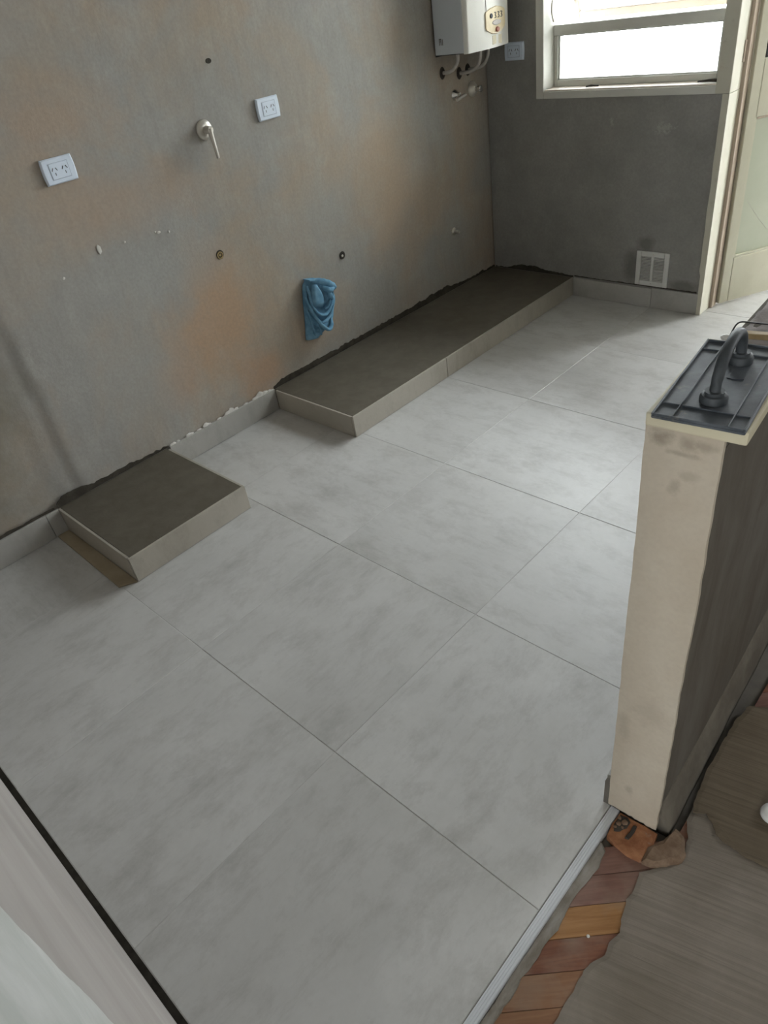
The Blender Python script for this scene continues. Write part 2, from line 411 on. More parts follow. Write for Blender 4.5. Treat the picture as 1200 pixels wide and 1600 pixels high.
def glass_mat(name, tint):
    m_ = bpy.data.materials.new(name); m_.use_nodes = True
    nt = m_.node_tree; n = nt.nodes; n.remove(n['Principled BSDF'])
    tr = n.new('ShaderNodeBsdfTransparent'); gl = n.new('ShaderNodeBsdfGlossy'); mx = n.new('ShaderNodeMixShader'); fr = n.new('ShaderNodeFresnel')
    tr.inputs[0].default_value = (*tint, 1); gl.inputs['Roughness'].default_value = 0.02
    nt.links.new(fr.outputs[0], mx.inputs[0]); nt.links.new(tr.outputs[0], mx.inputs[1]); nt.links.new(gl.outputs[0], mx.inputs[2])
    nt.links.new(mx.outputs[0], n['Material Output'].inputs[0])
    return m_
M_GLASS = glass_mat('clear_window_glass', (0.93, 0.95, 0.95))
def frosted():
    t = NT('frosted_green_glass')
    v = t.coord(); n = t.noise(v, 6, 4)
    c = t.mix(n, (0.40, 0.43, 0.33), (0.50, 0.52, 0.42))
    return t.done(c, 0.5, 0, 0.4)
M_FROST = frosted()

# ================================================================== ROOM SHELL
TH = 0.02
H = 2.6
# ---- left wall: gently uneven render, with a step of older plaster at y = -0.29
def wall_left():
    bm = new_bm()
    ys = [-1.082 + i * (YB + 1.082) / 200 for i in range(201)]
    zs = [-0.02 + (H + 0.02) * (j / 110) for j in range(111)]
    g = []
    for y in ys:
        col = []
        for z in zs:
            e = -0.285 + 0.02 * (noise.noise(Vector((0, 0.3, z * 2.2))) ) + 0.012 * noise.noise(Vector((4, 1.1, z * 9)))
            d = (e - y)
            s = min(1, max(0, d / 0.035)); s = s * s * (3 - 2 * s)
            s2 = min(1, max(0, (d - 0.055) / 0.08)); s2 = s2 * s2 * (3 - 2 * s2)
            low = min(1, max(0, (1.10 - z) / 0.35)); low = low * low * (3 - 2 * low)
            x = -(0.010 * s + 0.005 * s2) * low
            x += 0.0022 * noise.noise(Vector((7, y * 2.2, z * 2.2))) - 0.0022
            col.append(bm.verts.new((x, y, z)))
        g.append(col)
    for i in range(len(ys) - 1):
        for j in range(len(zs) - 1):
            bm.faces.new([g[i][j], g[i + 1][j], g[i + 1][j + 1], g[i][j + 1]])
    # back of the wall, closing it to a solid
    bt = [bm.verts.new((-0.15, y, z)) for y, z in ((ys[0], zs[0]), (ys[-1], zs[0]), (ys[-1], zs[-1]), (ys[0], zs[-1]))]
    bm.faces.new(bt)
    bm.faces.new([g[0][0], bt[0], bt[1]] + [g[i][0] for i in range(len(ys) - 1, 0, -1)])
    bm.faces.new([g[0][-1], bt[3], bt[2]] + [g[i][-1] for i in range(len(ys) - 1, 0, -1)])
    bm.faces.new([bt[0], bt[3]] + [g[0][j] for j in range(len(zs) - 1, -1, -1)])
    bm.faces.new([bt[1], bt[2]] + [g[-1][j] for j in range(len(zs) - 1, -1, -1)])
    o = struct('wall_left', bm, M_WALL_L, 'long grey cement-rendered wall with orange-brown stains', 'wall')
    for p in o.data.polygons: p.use_smooth = True
    return o
WL = wall_left()

WT = 0.16     # back wall thickness
def wall_back():
    bm = new_bm()
    y0, y1 = YB, YB + WT
    bx(bm, -0.15, 0.30, y0, y1, -0.02, H)
    bx(bm, 0.30, 1.24, y0, y1, -0.02, 0.985)
    bx(bm, 0.30, 1.24, y0, y1, 2.06, H)
    bx(bm, 1.24, 2.13, y0, y1, 2.06, H)
    bx(bm, 2.13, 3.50, y0, y1, -0.02, H)
    bx(bm, 4.00, 5.35, y0, y1, -0.02, H)
    bx(bm, 3.50, 4.00, y0, y1, -0.02, 1.15)
    bx(bm, 3.50, 4.00, y0, y1, 2.05, H)
    return struct('wall_back', bm, M_WALL_B, 'dark grey cement-rendered wall below the bright window', 'wall')
WB = wall_back()

bm = new_bm(); bx(bm, -0.15, 2.262, -1.24, -1.082, -0.02, H)
struct('wall_near', bm, M_PINK, 'pinkish grey painted wall seen edge-on at lower left', 'wall')
# off-white plaster return with a ragged edge, a little proud of the paint
bm = new_bm()
zz = [-0.02 + i * (H + 0.02) / 420 for i in range(421)]
edge = [(2.262 + 0.010 * noise.noise(Vector((z * 6, 0.5, 2))) + 0.006 * noise.noise(Vector((z * 34, 0.5, 2))) + 0.003 * noise.noise(Vector((z * 90, 0.5, 2))), z) for z in zz]
prism(bm, edge + [(2.48, H), (2.48, -0.02)], 'y', -1.24, -1.079)
struct('wall_near_return', bm, M_JAMB, 'off-white rough plaster edge in the bottom left corner', 'wall')

# ---- dining side of the house (behind and right of the camera)
bm = new_bm(); bx(bm, 2.40, 2.48, -4.2, -1.2401, -0.02, H)
struct('wall_dining_left', bm, M_DINING, 'beige plastered wall behind the camera on the left', 'wall')
bm = new_bm(); bx(bm, 5.2, 5.35, -4.35, YB, -0.02, H)
struct('wall_right', bm, M_DINING, 'beige plastered wall far to the right', 'wall')
bm = new_bm()
bx(bm, 2.40, 3.20, -4.35, -4.2, -0.02, H); bx(bm, 4.10, 5.35, -4.35, -4.2, -0.02, H)
bx(bm, 3.20, 4.10, -4.35, -4.2, -0.02, 1.05); bx(bm, 3.20, 4.10, -4.35, -4.2, 2.05, H)
struct('wall_dining_near', bm, M_DINING, 'beige plastered wall with a wide window behind the camera', 'wall')
bm = new_bm(); bx(bm, -0.15, 5.35, -4.35, YB + WT, H, H + 0.12)
struct('ceiling', bm, M_CEIL, 'white plaster ceiling above the kitchen', 'ceiling')

# ---- floor: screed, grout bed, and one object for each porcelain tile
floor = thing('floor', 'kitchen floor of large pale grey porcelain tiles', 'floor', kind='structure')
bm = new_bm(); bx(bm, -0.15, 2.2105, -1.082, 3.4, -0.05, -0.0105)
obj('screed', bm, M_SCREED, floor)
J = 0.0009
bm = new_bm(); bx(bm, 0.0, 2.2085, -1.067, 3.30, -0.0105, -0.0008)
obj('grout', bm, M_GROUT, floor)
GX, GY, S = 0.3985, -0.4657, 0.6
xs = [0.0, GX, GX + S, GX + 2 * S, 2.2088]
ysl = [GY - S - 0.0008] + [GY + k * S for k in range(0, 7)]
tile_cache = {}
def tile_mesh(w, h):
    k = (round(w, 4), round(h, 4))
    if k not in tile_cache:
        bm = new_bm(); bx(bm, -w / 2, w / 2, -h / 2, h / 2, -0.0100, 0.0)
        bevel(bm, 0.0009, 1)
        bmesh.ops.recalc_face_normals(bm, faces=bm.faces)
        me = bpy.data.meshes.new('tile'); bm.to_mesh(me); bm.free(); me.materials.append(M_TILE)
        tile_cache[k] = me
    return tile_cache[k]
rng = random.Random(3)
for i in range(len(xs) - 1):
    for j in range(len(ysl) - 1):
        xa, xb, ya, yb = xs[i] + J, xs[i + 1] - J, ysl[j] + J, ysl[j + 1] - J
        if j == len(ysl) - 2:
            # last row: only in the doorway and just outside it
            if xb < 1.3: continue
            xa = max(xa, 1.265)
        elif yb > YB:
            if xb < 1.2: yb = YB - 0.001
        spin = 0.0
        w, h = xb - xa, yb - ya
        if abs(w - h) < 0.02 and j in (0, 1) and rng.random() < 0.75: spin = PI / 2
        o = bpy.data.objects.new('tile', tile_mesh(w, h) if not spin else tile_mesh(h, w)); C.objects.link(o)
        o.parent = floor; o.location = ((xa + xb) / 2, (ya + yb) / 2, rng.uniform(-0.0004, 0.0004)); o.rotation_euler = (0, 0, spin)

# dark open joint between the last row of tiles and the near wall
bm = new_bm(); bx(bm, 0.0, 2.21, -1.0818, -1.0675, -0.0104, -0.008)
struct('trim_1', bm, M_GAP, 'dark open gap between floor tiles and near wall', 'gap')

# ---- outside ground
bm = new_bm(); bx(bm, -6, 10, YB + WT + 0.0, 14, -0.30, -0.06)
g = struct('ground_outdoor', bm, M_PAVE, 'pale paving outside beyond the doorway', 'ground')

# unseen porch roof, side wall and low wall, added to cut doorway daylight
bm = new_bm(); bx(bm, 1.225, 2.75, YB + WT, 4.4, 2.22, 2.34)
struct('ceiling_light_block', bm, M_CEIL, 'added unseen roof cutting daylight above the open door', 'ceiling')
bm = new_bm(); bx(bm, 2.6, 2.75, YB + WT, 4.4, -0.06, 2.22)
struct('wall_light_block', bm, M_WALL_B, 'added unseen side wall cutting daylight outside the doorway', 'wall')
bm = new_bm(); bx(bm, 1.222, 1.272, YB + WT + 0.001, 4.4, -0.06, 1.55)
struct('wall_low_light_block', bm, M_DINING, 'added unseen low wall blocking daylight behind the open door', 'wall')

# ---- skirting
SK = 0.104
def skirt(name, label, pieces):
    root = thing(name, label, 'skirting', kind='structure')
    for (x0, x1, y0, y1, z1) in pieces:
        bm = new_bm(); bx(bm, x0, x1, y0, y1, 0.0008, z1); bevel(bm, 0.0008, 1)
        obj('tile', bm, M_SKIRT, root)
    return root
bl = skirt('baseboard_left', 'pale grey tile skirting along the long rendered wall', [
    (0.0005, 0.0105, -1.066, -0.4700, 0.108), (0.0005, 0.0105, -0.4680, -0.4158, 0.106), (0.0005, 0.0125, 0.1035, 0.692, 0.107)])
bb = skirt('baseboard_back', 'pale grey tile skirting under the metal vent grille', [
    (0.540, 0.9985, YB - 0.0105, YB - 0.0005, 0.101), (1.0005, 1.241, YB - 0.0105, YB - 0.0005, 0.106)])

# ================================================================== WINDOW
W = thing('window_1', 'cream wooden window with open top sash, glaring white daylight', 'window', kind='structure')
def part(name, boxes, mat, parent, bv=0.002):
    bm = new_bm()
    for b in boxes: bx(bm, *b)
    if bv: bevel(bm, bv, 1)
    return obj(name, bm, mat, parent)
FY = YB - 0.006
part('casing', [(0.300, 0.343, FY, YB + WT, 0.985, 2.06)], M_WHITEWOOD, W)
part('casing', [(0.3435, 1.2075, FY, YB + 0.055, 0.985, 1.017)], M_WHITEWOOD, W)
part('casing', [(0.3435, 1.2075, FY, YB + WT, 2.02, 2.06)], M_WHITEWOOD, W)
sill = part('sill', [(0.3435, 1.1995, YB + 0.004, YB + WT + 0.04, 1.0172, 1.0225)], M_SILL, W, 0.001)
SY = 2.572
part('stile', [(0.3435, 0.363, SY, SY + 0.045, 1.0226, 1.240)], M_WHITEWOOD, W)
part('stile', [(1.158, 1.2, SY, SY + 0.045, 1.0226, 1.240)], M_WHITEWOOD, W)
part('bottom_rail', [(0.3635, 1.1575, SY, SY + 0.045, 1.0226, 1.050)], M_WHITEWOOD, W)
part('transom', [(0.3435, 1.2, SY - 0.004, SY + 0.055, 1.2405, 1.283)], M_WHITEWOOD, W)
for b in ((0.3635, 0.369, SY + 0.012, SY + 0.02, 1.0505, 1.240), (1.152, 1.1575, SY + 0.012, SY + 0.02, 1.0505, 1.240),
          (0.3695, 1.1515, SY + 0.012, SY + 0.02, 1.0505, 1.056), (0.3695, 1.1515, SY + 0.012, SY + 0.02, 1.2345, 1.240)):
    part('glazing_bead', [b], M_WHITEWOOD, W, 0.001)
part('pane', [(0.3635, 1.1575, SY + 0.0205, SY + 0.0245, 1.0505, 1.240)], M_GLASS, W, 0)
# awning sash, hinged at the head, tilted outwards
sash = thing('opening_sash', None, None); sash.parent = W
ang = math.radians(11.5)
HZ, HY = 2.015, SY + 0.03
RS = Matrix.Translation((0, HY, HZ)) @ Matrix.Rotation(ang, 4, 'X')
def spart(name, b, mat, bv=0.002):
    bm = new_bm(); bx(bm, *b)
    if bv: bevel(bm, bv, 1)
    bm.transform(RS)
    return obj(name, bm, mat, sash)
L = -0.742
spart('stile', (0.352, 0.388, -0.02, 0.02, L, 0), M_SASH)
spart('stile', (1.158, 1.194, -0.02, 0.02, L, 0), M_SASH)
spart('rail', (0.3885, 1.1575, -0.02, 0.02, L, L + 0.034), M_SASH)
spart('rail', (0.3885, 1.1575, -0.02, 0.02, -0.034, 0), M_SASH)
spart('pane', (0.3885, 1.1575, -0.003, 0.003, L + 0.0345, -0.0345), M_GLASS, 0)
end = RS @ Vector((0.36, 0.0, L + 0.02))
bm = new_bm(); tube(bm, [(0.366, SY + 0.03, 1.52), (0.366, end.y - 0.005, 1.315)], 0.005, 8)
obj('stay_arm', bm, M_WHITEWOOD, W)
bm = new_bm(); tube(bm, spline([(0.352, SY - 0.02, 1.40), (0.358, SY - 0.045, 1.37), (0.358, SY - 0.045, 1.335), (0.352, SY - 0.02, 1.30)], 6), 0.004, 8)
obj('handle', bm, M_NICKEL_D, W, True)
bm = new_bm(); tube(bm, [(1.186, SY - 0.012, 1.40), (1.188, SY - 0.016, 1.31), (1.186, SY - 0.012, 1.26)], 0.006, 8)
obj('latch', bm, M_BROWNWOOD, W, True)
bm = new_bm(); tube(bm, [(0.555, YB + 0.040, 1.0265), (0.585, YB + 0.034, 1.030), (0.618, YB + 0.046, 1.0265)], [0.003, 0.0045, 0.003], 8)
obj('latch', bm, M_DARK, W, True)
bm = new_bm(); tube(bm, [(1.10, YB + 0.04, 1.0272), (1.15, YB + 0.035, 1.0305), (1.198, YB + 0.035, 1.030)], [0.003, 0.0055, 0.007], 8)
obj('latch', bm, M_DARK, W, True)

# ================================================================== DOOR
D = thing('door_1', 'cream wooden door with glass pane standing open outwards', 'door', (1.2955, 2.622, 0), math.atan2(0.8746, 0.4849), kind='structure')
def dpart(name, b, mat, bv=0.0025):
    bm = new_bm(); bx(bm, *b)
    if bv: bevel(bm, bv, 1)
    return obj(name, bm, mat, D)
DW, DT = 0.80, 0.036
dpart('stile', (0.0, 0.050, 0, DT, 0.012, 2.04), M_CREAM)
dpart('stile', (DW - 0.09, DW, 0, DT, 0.012, 2.04), M_CREAM)
dpart('bottom_rail', (0.0505, DW - 0.0905, 0, DT, 0.012, 0.235), M_CREAM)
dpart('lock_rail', (0.0505, DW - 0.0905, 0, DT, 0.858, 1.082), M_CREAM)
dpart('top_rail', (0.0505, DW - 0.0905, 0, DT, 1.94, 2.04), M_CREAM)
dpart('lower_pane', (0.0505, DW - 0.0905, 0.016, 0.022, 0.2355, 0.8575), M_FROST, 0)
dpart('upper_pane', (0.0505, DW - 0.0905, 0.016, 0.022, 1.0825, 1.9395), M_GLASS, 0)
for b in ((0.0507, 0.060, 0.004, 0.0155, 0.236, 0.857), (0.0605, DW - 0.091, 0.004, 0.0155, 0.236, 0.245),
          (0.0605, DW - 0.091, 0.004, 0.0155, 0.848, 0.857)):
    dpart('glazing_bead', b, M_CREAM if b[4] < 0.5 else M_BROWNWOOD, 0.001)
bm = new_bm(); tube(bm, [(0.085, 0.0157, 0.50), (0.17, 0.0157, 0.40), (0.30, 0.0157, 0.27)], 0.0006, 6)
obj('crack', bm, M_OVAL, D)
FR = thing('trim_2', 'cream painted door post between window and doorway', 'door frame', (0, 0, 0), kind='structure')
part('post', [(1.200, 1.262, YB - 0.008, YB + 0.10, 0.985, 2.06)], M_POST, FR)
# lower part of the post: the render laps over its left edge unevenly
bm = new_bm()
pts = [(1.2325 + 0.004 * noise.noise(Vector((z * 9, 3, 1))) + (0.008 if z < 0.2 else 0), z) for z in [0.001 + 0.983 * k / 40 for k in range(41)]]
prism(bm, pts + [(1.262, 0.984), (1.262, 0.001)], 'y', YB - 0.008, YB + 0.10)
obj('post', bm, M_POST, FR)
part('rebate', [(1.2455, 1.2775, YB + 0.1005, YB + 0.150, 0.001, 2.06)], M_BROWNWOOD, FR)
part('post', [(2.08, 2.13, YB - 0.008, YB + 0.15, 0.001, 2.06)], M_CREAM, FR)
part('head', [(1.2625, 2.0795, YB - 0.008, YB + 0.15, 2.015, 2.06)], M_CREAM, FR)
part('hinge', [(1.2625, 1.2665, YB + 0.082, YB + 0.1003, 1.085, 1.165)], M_BROWNWOOD, FR, 0.001)

# ================================================================== PLINTHS
def plinth(label, y0, y1, X, Hh, joints, end_hi, seed):
    P = thing('plinth', label, 'plinth', (0, 0, 0), group='cement plinths along the rendered wall')
    # fresh cement core, top slightly rough
    bm = new_bm()
    a, b = y0 + (0.010 if True else 0), y1 - (0.010 if end_hi else 0.001)
    nx, ny = 14, max(8, int((b - a) / 0.04))
    g = [[bm.verts.new((0.001 + (X - 0.0112) * i / nx, a + (b - a) * j / ny,
          Hh + 0.0002 + 0.0005 * noise.noise(Vector((i * 0.9, j * 0.9 + seed, 3))))) for j in range(ny + 1)] for i in range(nx + 1)]
    for i in range(nx):
        for j in range(ny): bm.faces.new([g[i][j], g[i + 1][j], g[i + 1][j + 1], g[i][j + 1]])
    ring = [g[i][0] for i in range(nx + 1)] + [g[nx][j] for j in range(1, ny + 1)] + [g[i][ny] for i in range(nx - 1, -1, -1)] + [g[0][j] for j in range(ny - 1, 0, -1)]
    lo = [bm.verts.new((v.co.x, v.co.y, 0.0008)) for v in ring]
    for k in range(len(ring)):
        k2 = (k + 1) % len(ring); bm.faces.new([ring[k], ring[k2], lo[k2], lo[k]])
    bm.faces.new(lo)
    o = obj('cement_top', bm, M_WET, P)
    ys_ = [y0] + joints + [y1]
    for k in range(len(ys_) - 1):
        bm = new_bm(); bx(bm, X - 0.0105, X, ys_[k] + (0.0018 if k or joints else 0.0012), ys_[k + 1] - 0.0014, 0.0008, Hh - 0.0006); bevel(bm, 0.0008, 1)
        obj('facing_tile', bm, M_FACING, P)
    bm = new_bm(); bx(bm, 0.0145 if y0 > 0 else 0.0008, X - 0.0130, y0, y0 + 0.0095, 0.0008, Hh - 0.0006); bevel(bm, 0.0008, 1)
    obj('facing_tile', bm, M_FACING, P)
    if end_hi:
        bm = new_bm(); bx(bm, 0.014, X - 0.0130, y1 - 0.0095, y1, 0.0008, Hh - 0.0006); bevel(bm, 0.0008, 1)
        obj('facing_tile', bm, M_FACING, P)
    return P
plinth('long tile-faced plinth with dark wet cement top, reaching the back corner', 0.6947, YB - 0.0005, 0.5355, 0.0998, [1.336], False, 1.0)
plinth('short tile-faced plinth with dark wet cement top, standing alone nearest the camera', -0.4149, 0.0985, 0.5392, 0.1035, [], True, 5.0)

# tan offcut lying on the floor against the short plinth's end
bm = new_bm()
prism(bm, [(0.0125, -0.4640), (0.507, -0.4745), (0.5385, -0.4165), (0.0125, -0.4165)], 'z', 0.0008, 0.0065)
bevel(bm, 0.0006, 1)
tag(obj('tile_offcut', bm, M_TAN), 'narrow tan tile offcut lying along the short plinth end', 'tile offcut')

# damp cement smears where the plinths meet the wall
def smear(label, prof, plane, depth, mat, base, step=0.003, amp=0.009, seed=0.0, name='cement_smear', cat='cement smear'):
    """prof: list of (t, top) along the wall; ragged upper edge"""
    bm = new_bm()
    t0, t1 = prof[0][0], prof[-1][0]
    n = int((t1 - t0) / step)
    top = []
    for k in range(n + 1):
        t = t0 + (t1 - t0) * k / n
        for a, b in zip(prof, prof[1:]):
            if a[0] <= t <= b[0]:
                s = (t - a[0]) / (b[0] - a[0]); h = a[1] + (b[1] - a[1]) * s; break
        h += amp * noise.noise(Vector((t * 19, seed, 1))) + amp * 0.6 * noise.noise(Vector((t * 55, seed, 5)))
        top.append((t, max(base + 0.002, h)))
    pts = [(t0, base)] + top + [(t1, base)]
    if plane == 'x': prism(bm, pts, 'x', -0.002, depth)
    else: prism(bm, pts, 'y', YB - depth, YB + 0.001)
    o = obj(name, bm, mat)
    return tag(o, label, cat)
def smears():
    smear('damp dark cement smear on the rendered wall above the long plinth', [(0.70, 0.112), (0.76, 0.130), (1.3, 0.128), (1.7, 0.131), (2.02, 0.142), (2.05, 0.128), (2.2, 0.116), (2.4765, 0.112)], 'x', 0.0012, M_SMEAR, 0.101, seed=1.0)
    smear('damp dark cement smear on the wall above the short plinth', [(-0.412, 0.120), (-0.385, 0.142), (-0.33, 0.146), (-0.28, 0.130), (-0.10, 0.124), (0.08, 0.114), (0.102, 0.113)], 'x', 0.0012, M_SMEAR, 0.105, seed=2.0)
    smear('damp cement hump on the dark back wall above the plinth corner', [(0.004, 0.106), (0.10, 0.108), (0.17, 0.130), (0.26, 0.136), (0.36, 0.120), (0.534, 0.110)], 'y', 0.0012, M_SMEAR, 0.101, seed=3.0, amp=0.006)
    smear('thin dark cement line on top of the back skirting', [(0.541, 0.112), (0.70, 0.111), (0.90, 0.112), (1.10, 0.113), (1.230, 0.114)], 'y', 0.0012, M_SMEAR, 0.107, seed=4.0, amp=0.004)
    smear('dark ragged cement line along the skirting at the left edge', [(-1.06, 0.125), (-0.7, 0.121), (-0.5, 0.117), (-0.425, 0.118)], 'x', 0.0016, M_SMEAR, 0.1085, seed=6.0, amp=0.005)
    fc_ = thing('filler_crumbs', 'white filler crumbs on top of skirting between the two plinths', 'filler', (0, 0.4, 0.107))
    rg = random.Random(11)
    for (c, w, h) in ((0.125, 0.018, 0.010), (0.150, 0.010, 0.006), (0.205, 0.016, 0.011), (0.222, 0.010, 0.008), (0.262, 0.014, 0.006), (0.300, 0.017, 0.015),
                      (0.318, 0.009, 0.007), (0.372, 0.012, 0.006), (0.420, 0.020, 0.014), (0.444, 0.016, 0.019), (0.468, 0.013, 0.010), (0.525, 0.012, 0.006),
                      (0.585, 0.020, 0.010), (0.612, 0.022, 0.022), (0.640, 0.020, 0.014), (0.668, 0.014, 0.007)):
        bm = new_bm(); bmesh.ops.create_icosphere(bm, subdivisions=2, radius=1.0)
        for q in bm.verts:
            k = 1 + 0.55 * noise.noise(q.co * 1.9 + Vector((c * 77, 0, 0)))
            q.co = Vector((0.0040 + q.co.x * 0.0042, c - 0.4 + q.co.y * w * k, 0.0003 + max(-0.0002, q.co.z * h * k)))
        obj('crumb', bm, M_PLASTER_W, fc_)
smears()

# ================================================================== PONY WALL
TH3 = math.radians(3.0)
PW = thing('wall_half', 'waist-high half wall with cream plastered end and scraped dark side', 'half wall', (2.205, -0.168, 0), TH3, kind='structure')
PWID = 0.108
# body: cream end face, dark side; slightly wavy outline of the end
def pony_body():
    bm = new_bm()
    zs_ = [-0.018 + (0.985 + 0.018) * k / 40 for k in range(41)]
    left = [0.000 + 0.003 * noise.noise(Vector((z * 3.3, 0.2, 7))) for z in zs_]
    right = [PWID + 0.002 * noise.noise(Vector((z * 5.1, 4.2, 7))) for z in zs_]
    ysn = [0.004 + 1.4 * k / 30 for k in range(31)]
    fl = [[bm.verts.new((left[i], y, z)) for i, z in enumerate(zs_)] for y in ysn]
    fr = [[bm.verts.new((right[i] + 0.0025 * noise.noise(Vector((y * 4, z * 3, 2))), y, z)) for i, z in enumerate(zs_)] for y in ysn]
    for a in range(len(ysn) - 1):
        for i in range(len(zs_) - 1):
            bm.faces.new([fl[a][i], fl[a][i + 1], fl[a + 1][i + 1], fl[a + 1][i]])
            bm.faces.new([fr[a][i], fr[a + 1][i], fr[a + 1][i + 1], fr[a][i + 1]])
        bm.faces.new([fl[a][-1], fr[a][-1], fr[a + 1][-1], fl[a + 1][-1]])
        bm.faces.new([fl[a][0], fl[a + 1][0], fr[a + 1][0], fr[a][0]])
    for a in (0, -1):
        for i in range(len(zs_) - 1): bm.faces.new([fl[a][i], fr[a][i], fr[a][i + 1], fl[a][i + 1]])
    o = obj('core', bm, M_PONYSIDE, PW)
    # cream plaster coat on the end
    bm = new_bm()
    zc = [0.006 + (1.0092 - 0.006) * k / 60 for k in range(61)]
    l2 = [(-0.001 + 0.003 * noise.noise(Vector((z * 3.3, 0.2, 7))) + 0.0012 * noise.noise(Vector((z * 22, 1.2, 7))), z) for z in zc]
    r2 = [(PWID + 0.002 * noise.noise(Vector((z * 5.1, 4.2, 7))) + 0.0015 * noise.noise(Vector((z * 25, 9.2, 7))), z) for z in zc]
    bot = [(l2[0][0] + (r2[0][0] - l2[0][0]) * k / 16, 0.006 + 0.009 * noise.noise(Vector((k * 0.8, 2, 2))) - 0.002 * k / 16) for k in range(1, 16)]
    prism(bm, l2[::-1] + bot + r2, 'y', -0.006, 0.004)
    obj('plaster_coat', bm, M_PONY, PW)
pony_body()
bm = new_bm(); bx(bm, 0.001, PWID - 0.001, 0.0045, 0.258, 0.9852, 1.0095)
obj('cap_bed', bm, M_PONYSIDE, PW)
# skirting tile on the kitchen side, its end showing past the plaster
bm = new_bm(); bx(bm, -0.0125, -0.0028, 0.002, 1.38, 0.0015, 0.10); bevel(bm, 0.0008, 1)
obj('skirting_tile', bm, M_SKIRT, PW)
bm = new_bm()
prism(bm, [(-0.0135, 0.0015), (-0.0135, 0.085), (-0.0085, 0.102), (-0.0015, 0.106), (0.0, 0.06), (-0.001, 0.03), (0.001, 0.0015)], 'y', -0.0055, 0.0015)
obj('mortar_bed', bm, M_SCREED, PW)
# rounded mortar fillet along the foot of the dark side
bm = new_bm()
ny = 46
sec = [(-0.004, -0.018), (-0.004, 0.088), (0.0045, 0.080), (0.0075, 0.066), (0.0115, 0.060), (0.0150, 0.048), (0.0165, 0.036), (0.022, 0.018), (0.025, 0.002), (0.026, -0.018)]
rows = [[bm.verts.new((PWID + x + (0.002 * noise.noise(Vector((k * 0.35, z * 40, 3))) if x > 0 else 0), 0.006 + 1.39 * k / ny, z)) for x, z in sec] for k in range(ny + 1)]
for k in range(ny):
    for i in range(len(sec)):
        j = (i + 1) % len(sec); bm.faces.new([rows[k][i], rows[k][j], rows[k + 1][j], rows[k + 1][i]])
bm.faces.new(rows[0]); bm.faces.new(rows[-1][::-1])
obj('mortar_fillet', bm, M_FILLET, PW, True)
# cream stone cap
bm = new_bm(); bx(bm, 0.0, 0.1345, 0.0, 0.262, 1.0098, 1.0308); bevel(bm, 0.003, 2)
bm.transform(Matrix.Translation((0.0045, -0.0255, 0)) @ Matrix.Rotation(math.radians(2.2), 4, 'Z'))
cap_o = obj('cap', bm, M_CAP, PW)
# mortar bed under the cap and rough bare top beyond it
bm = new_bm()
nx, ny = 10, 60
g = [[bm.verts.new((0.001 + (PWID - 0.002) * i / nx, 0.264 + (1.4 - 0.264) * j / ny, 0.984 + (0.006 * noise.noise(Vector((i * 0.8, j * 0.8, 9))) + 0.003 if 0 < i < nx else 0.0))) for j in range(ny + 1)] for i in range(nx + 1)]
for i in range(nx):
    for j in range(ny): bm.faces.new([g[i][j], g[i + 1][j], g[i + 1][j + 1], g[i][j + 1]])
ext = bmesh.ops.extrude_face_region(bm, geom=bm.faces[:])
for v in ext['geom']:
    if isinstance(v, bmesh.types.BMVert): v.co.z = 0.9852 - 0.003
obj('rough_top', bm, M_RUBBLE, PW, True)

# ---- brick stump and mortar lump at the foot of the half wall
br = thing('brick_stump', 'broken orange hollow brick at the foot of the half wall', 'brick')
bm = new_bm()
out = [(2.2345, -0.1748), (2.262, -0.1735), (2.290, -0.1715), (2.320, -0.1700), (2.325, -0.205), (2.320, -0.248), (2.290, -0.253), (2.262, -0.249), (2.236, -0.240), (2.233, -0.21)]
prism(bm, out, 'z', -0.0195, 0.003)
bevel(bm, 0.003, 2)
bmesh.ops.subdivide_edges(bm, edges=bm.edges[:], cuts=1, use_grid_fill=True)
for v in bm.verts:
    v.co += Vector((0, 0, 1)) * 0.003 * noise.noise(v.co * 60) + Vector((0.0015 * noise.noise(v.co * 45), 0, 0))
obj('clay_body', bm, M_BRICK, br)
def blob_sheet(name, outline, z0, h, mat, label, cat, seed, parent=None, rough=0.0015, edge=0.006, nsub=10, rag=0.004, inset=0.010):
    """flat spread layer with a ragged outline and rounded rim"""
    pts = []
    n = len(outline)
    for i in range(n):
        a = Vector((*outline[i], 0)); b = Vector((*outline[(i + 1) % n], 0))
        k = max(1, int((b - a).length / edge))
        for s in range(k):
            p = a.lerp(b, s / k)
            d = (b - a).normalized(); nr = Vector((d.y, -d.x, 0))
            p += nr * rag * (noise.noise(Vector((p.x * 40, p.y * 40, seed))) + 0.5 * noise.noise(Vector((p.x * 130, p.y * 130, seed))))
            pts.append(p)
    cen = sum(pts, Vector()) / len(pts)
    bm = new_bm()
    lo = [bm.verts.new((p.x, p.y, z0)) for p in pts]
    mid = [bm.verts.new((p.x, p.y, z0 + h * 0.6)) for p in pts]
    hi = []
    for p in pts:
        q = p + (cen - p).normalized() * inset
        hi.append(bm.verts.new((q.x, q.y, z0 + h + rough * noise.noise(Vector((q.x * 30, q.y * 30, seed))))))
    m_ = len(pts)
    for i in range(m_):
        j = (i + 1) % m_
        bm.faces.new([lo[i], lo[j], mid[j], mid[i]]); bm.faces.new([mid[i], mid[j], hi[j], hi[i]])
    f = bm.faces.new(hi); bm.faces.new(lo[::-1])
    bmesh.ops.triangulate(bm, faces=[f])
    o = obj(name, bm, mat, parent)
    if label: tag(o, label, cat)
    return o
blob_sheet('core_hole', [(2.237, -0.180), (2.252, -0.178), (2.262, -0.184), (2.263, -0.200), (2.256, -0.216), (2.244, -0.224), (2.238, -0.214)], 0.0020, 0.0042, M_DARK, None, None, 4.0, br, rough=0.002, edge=0.004, rag=0.003, inset=0.003)
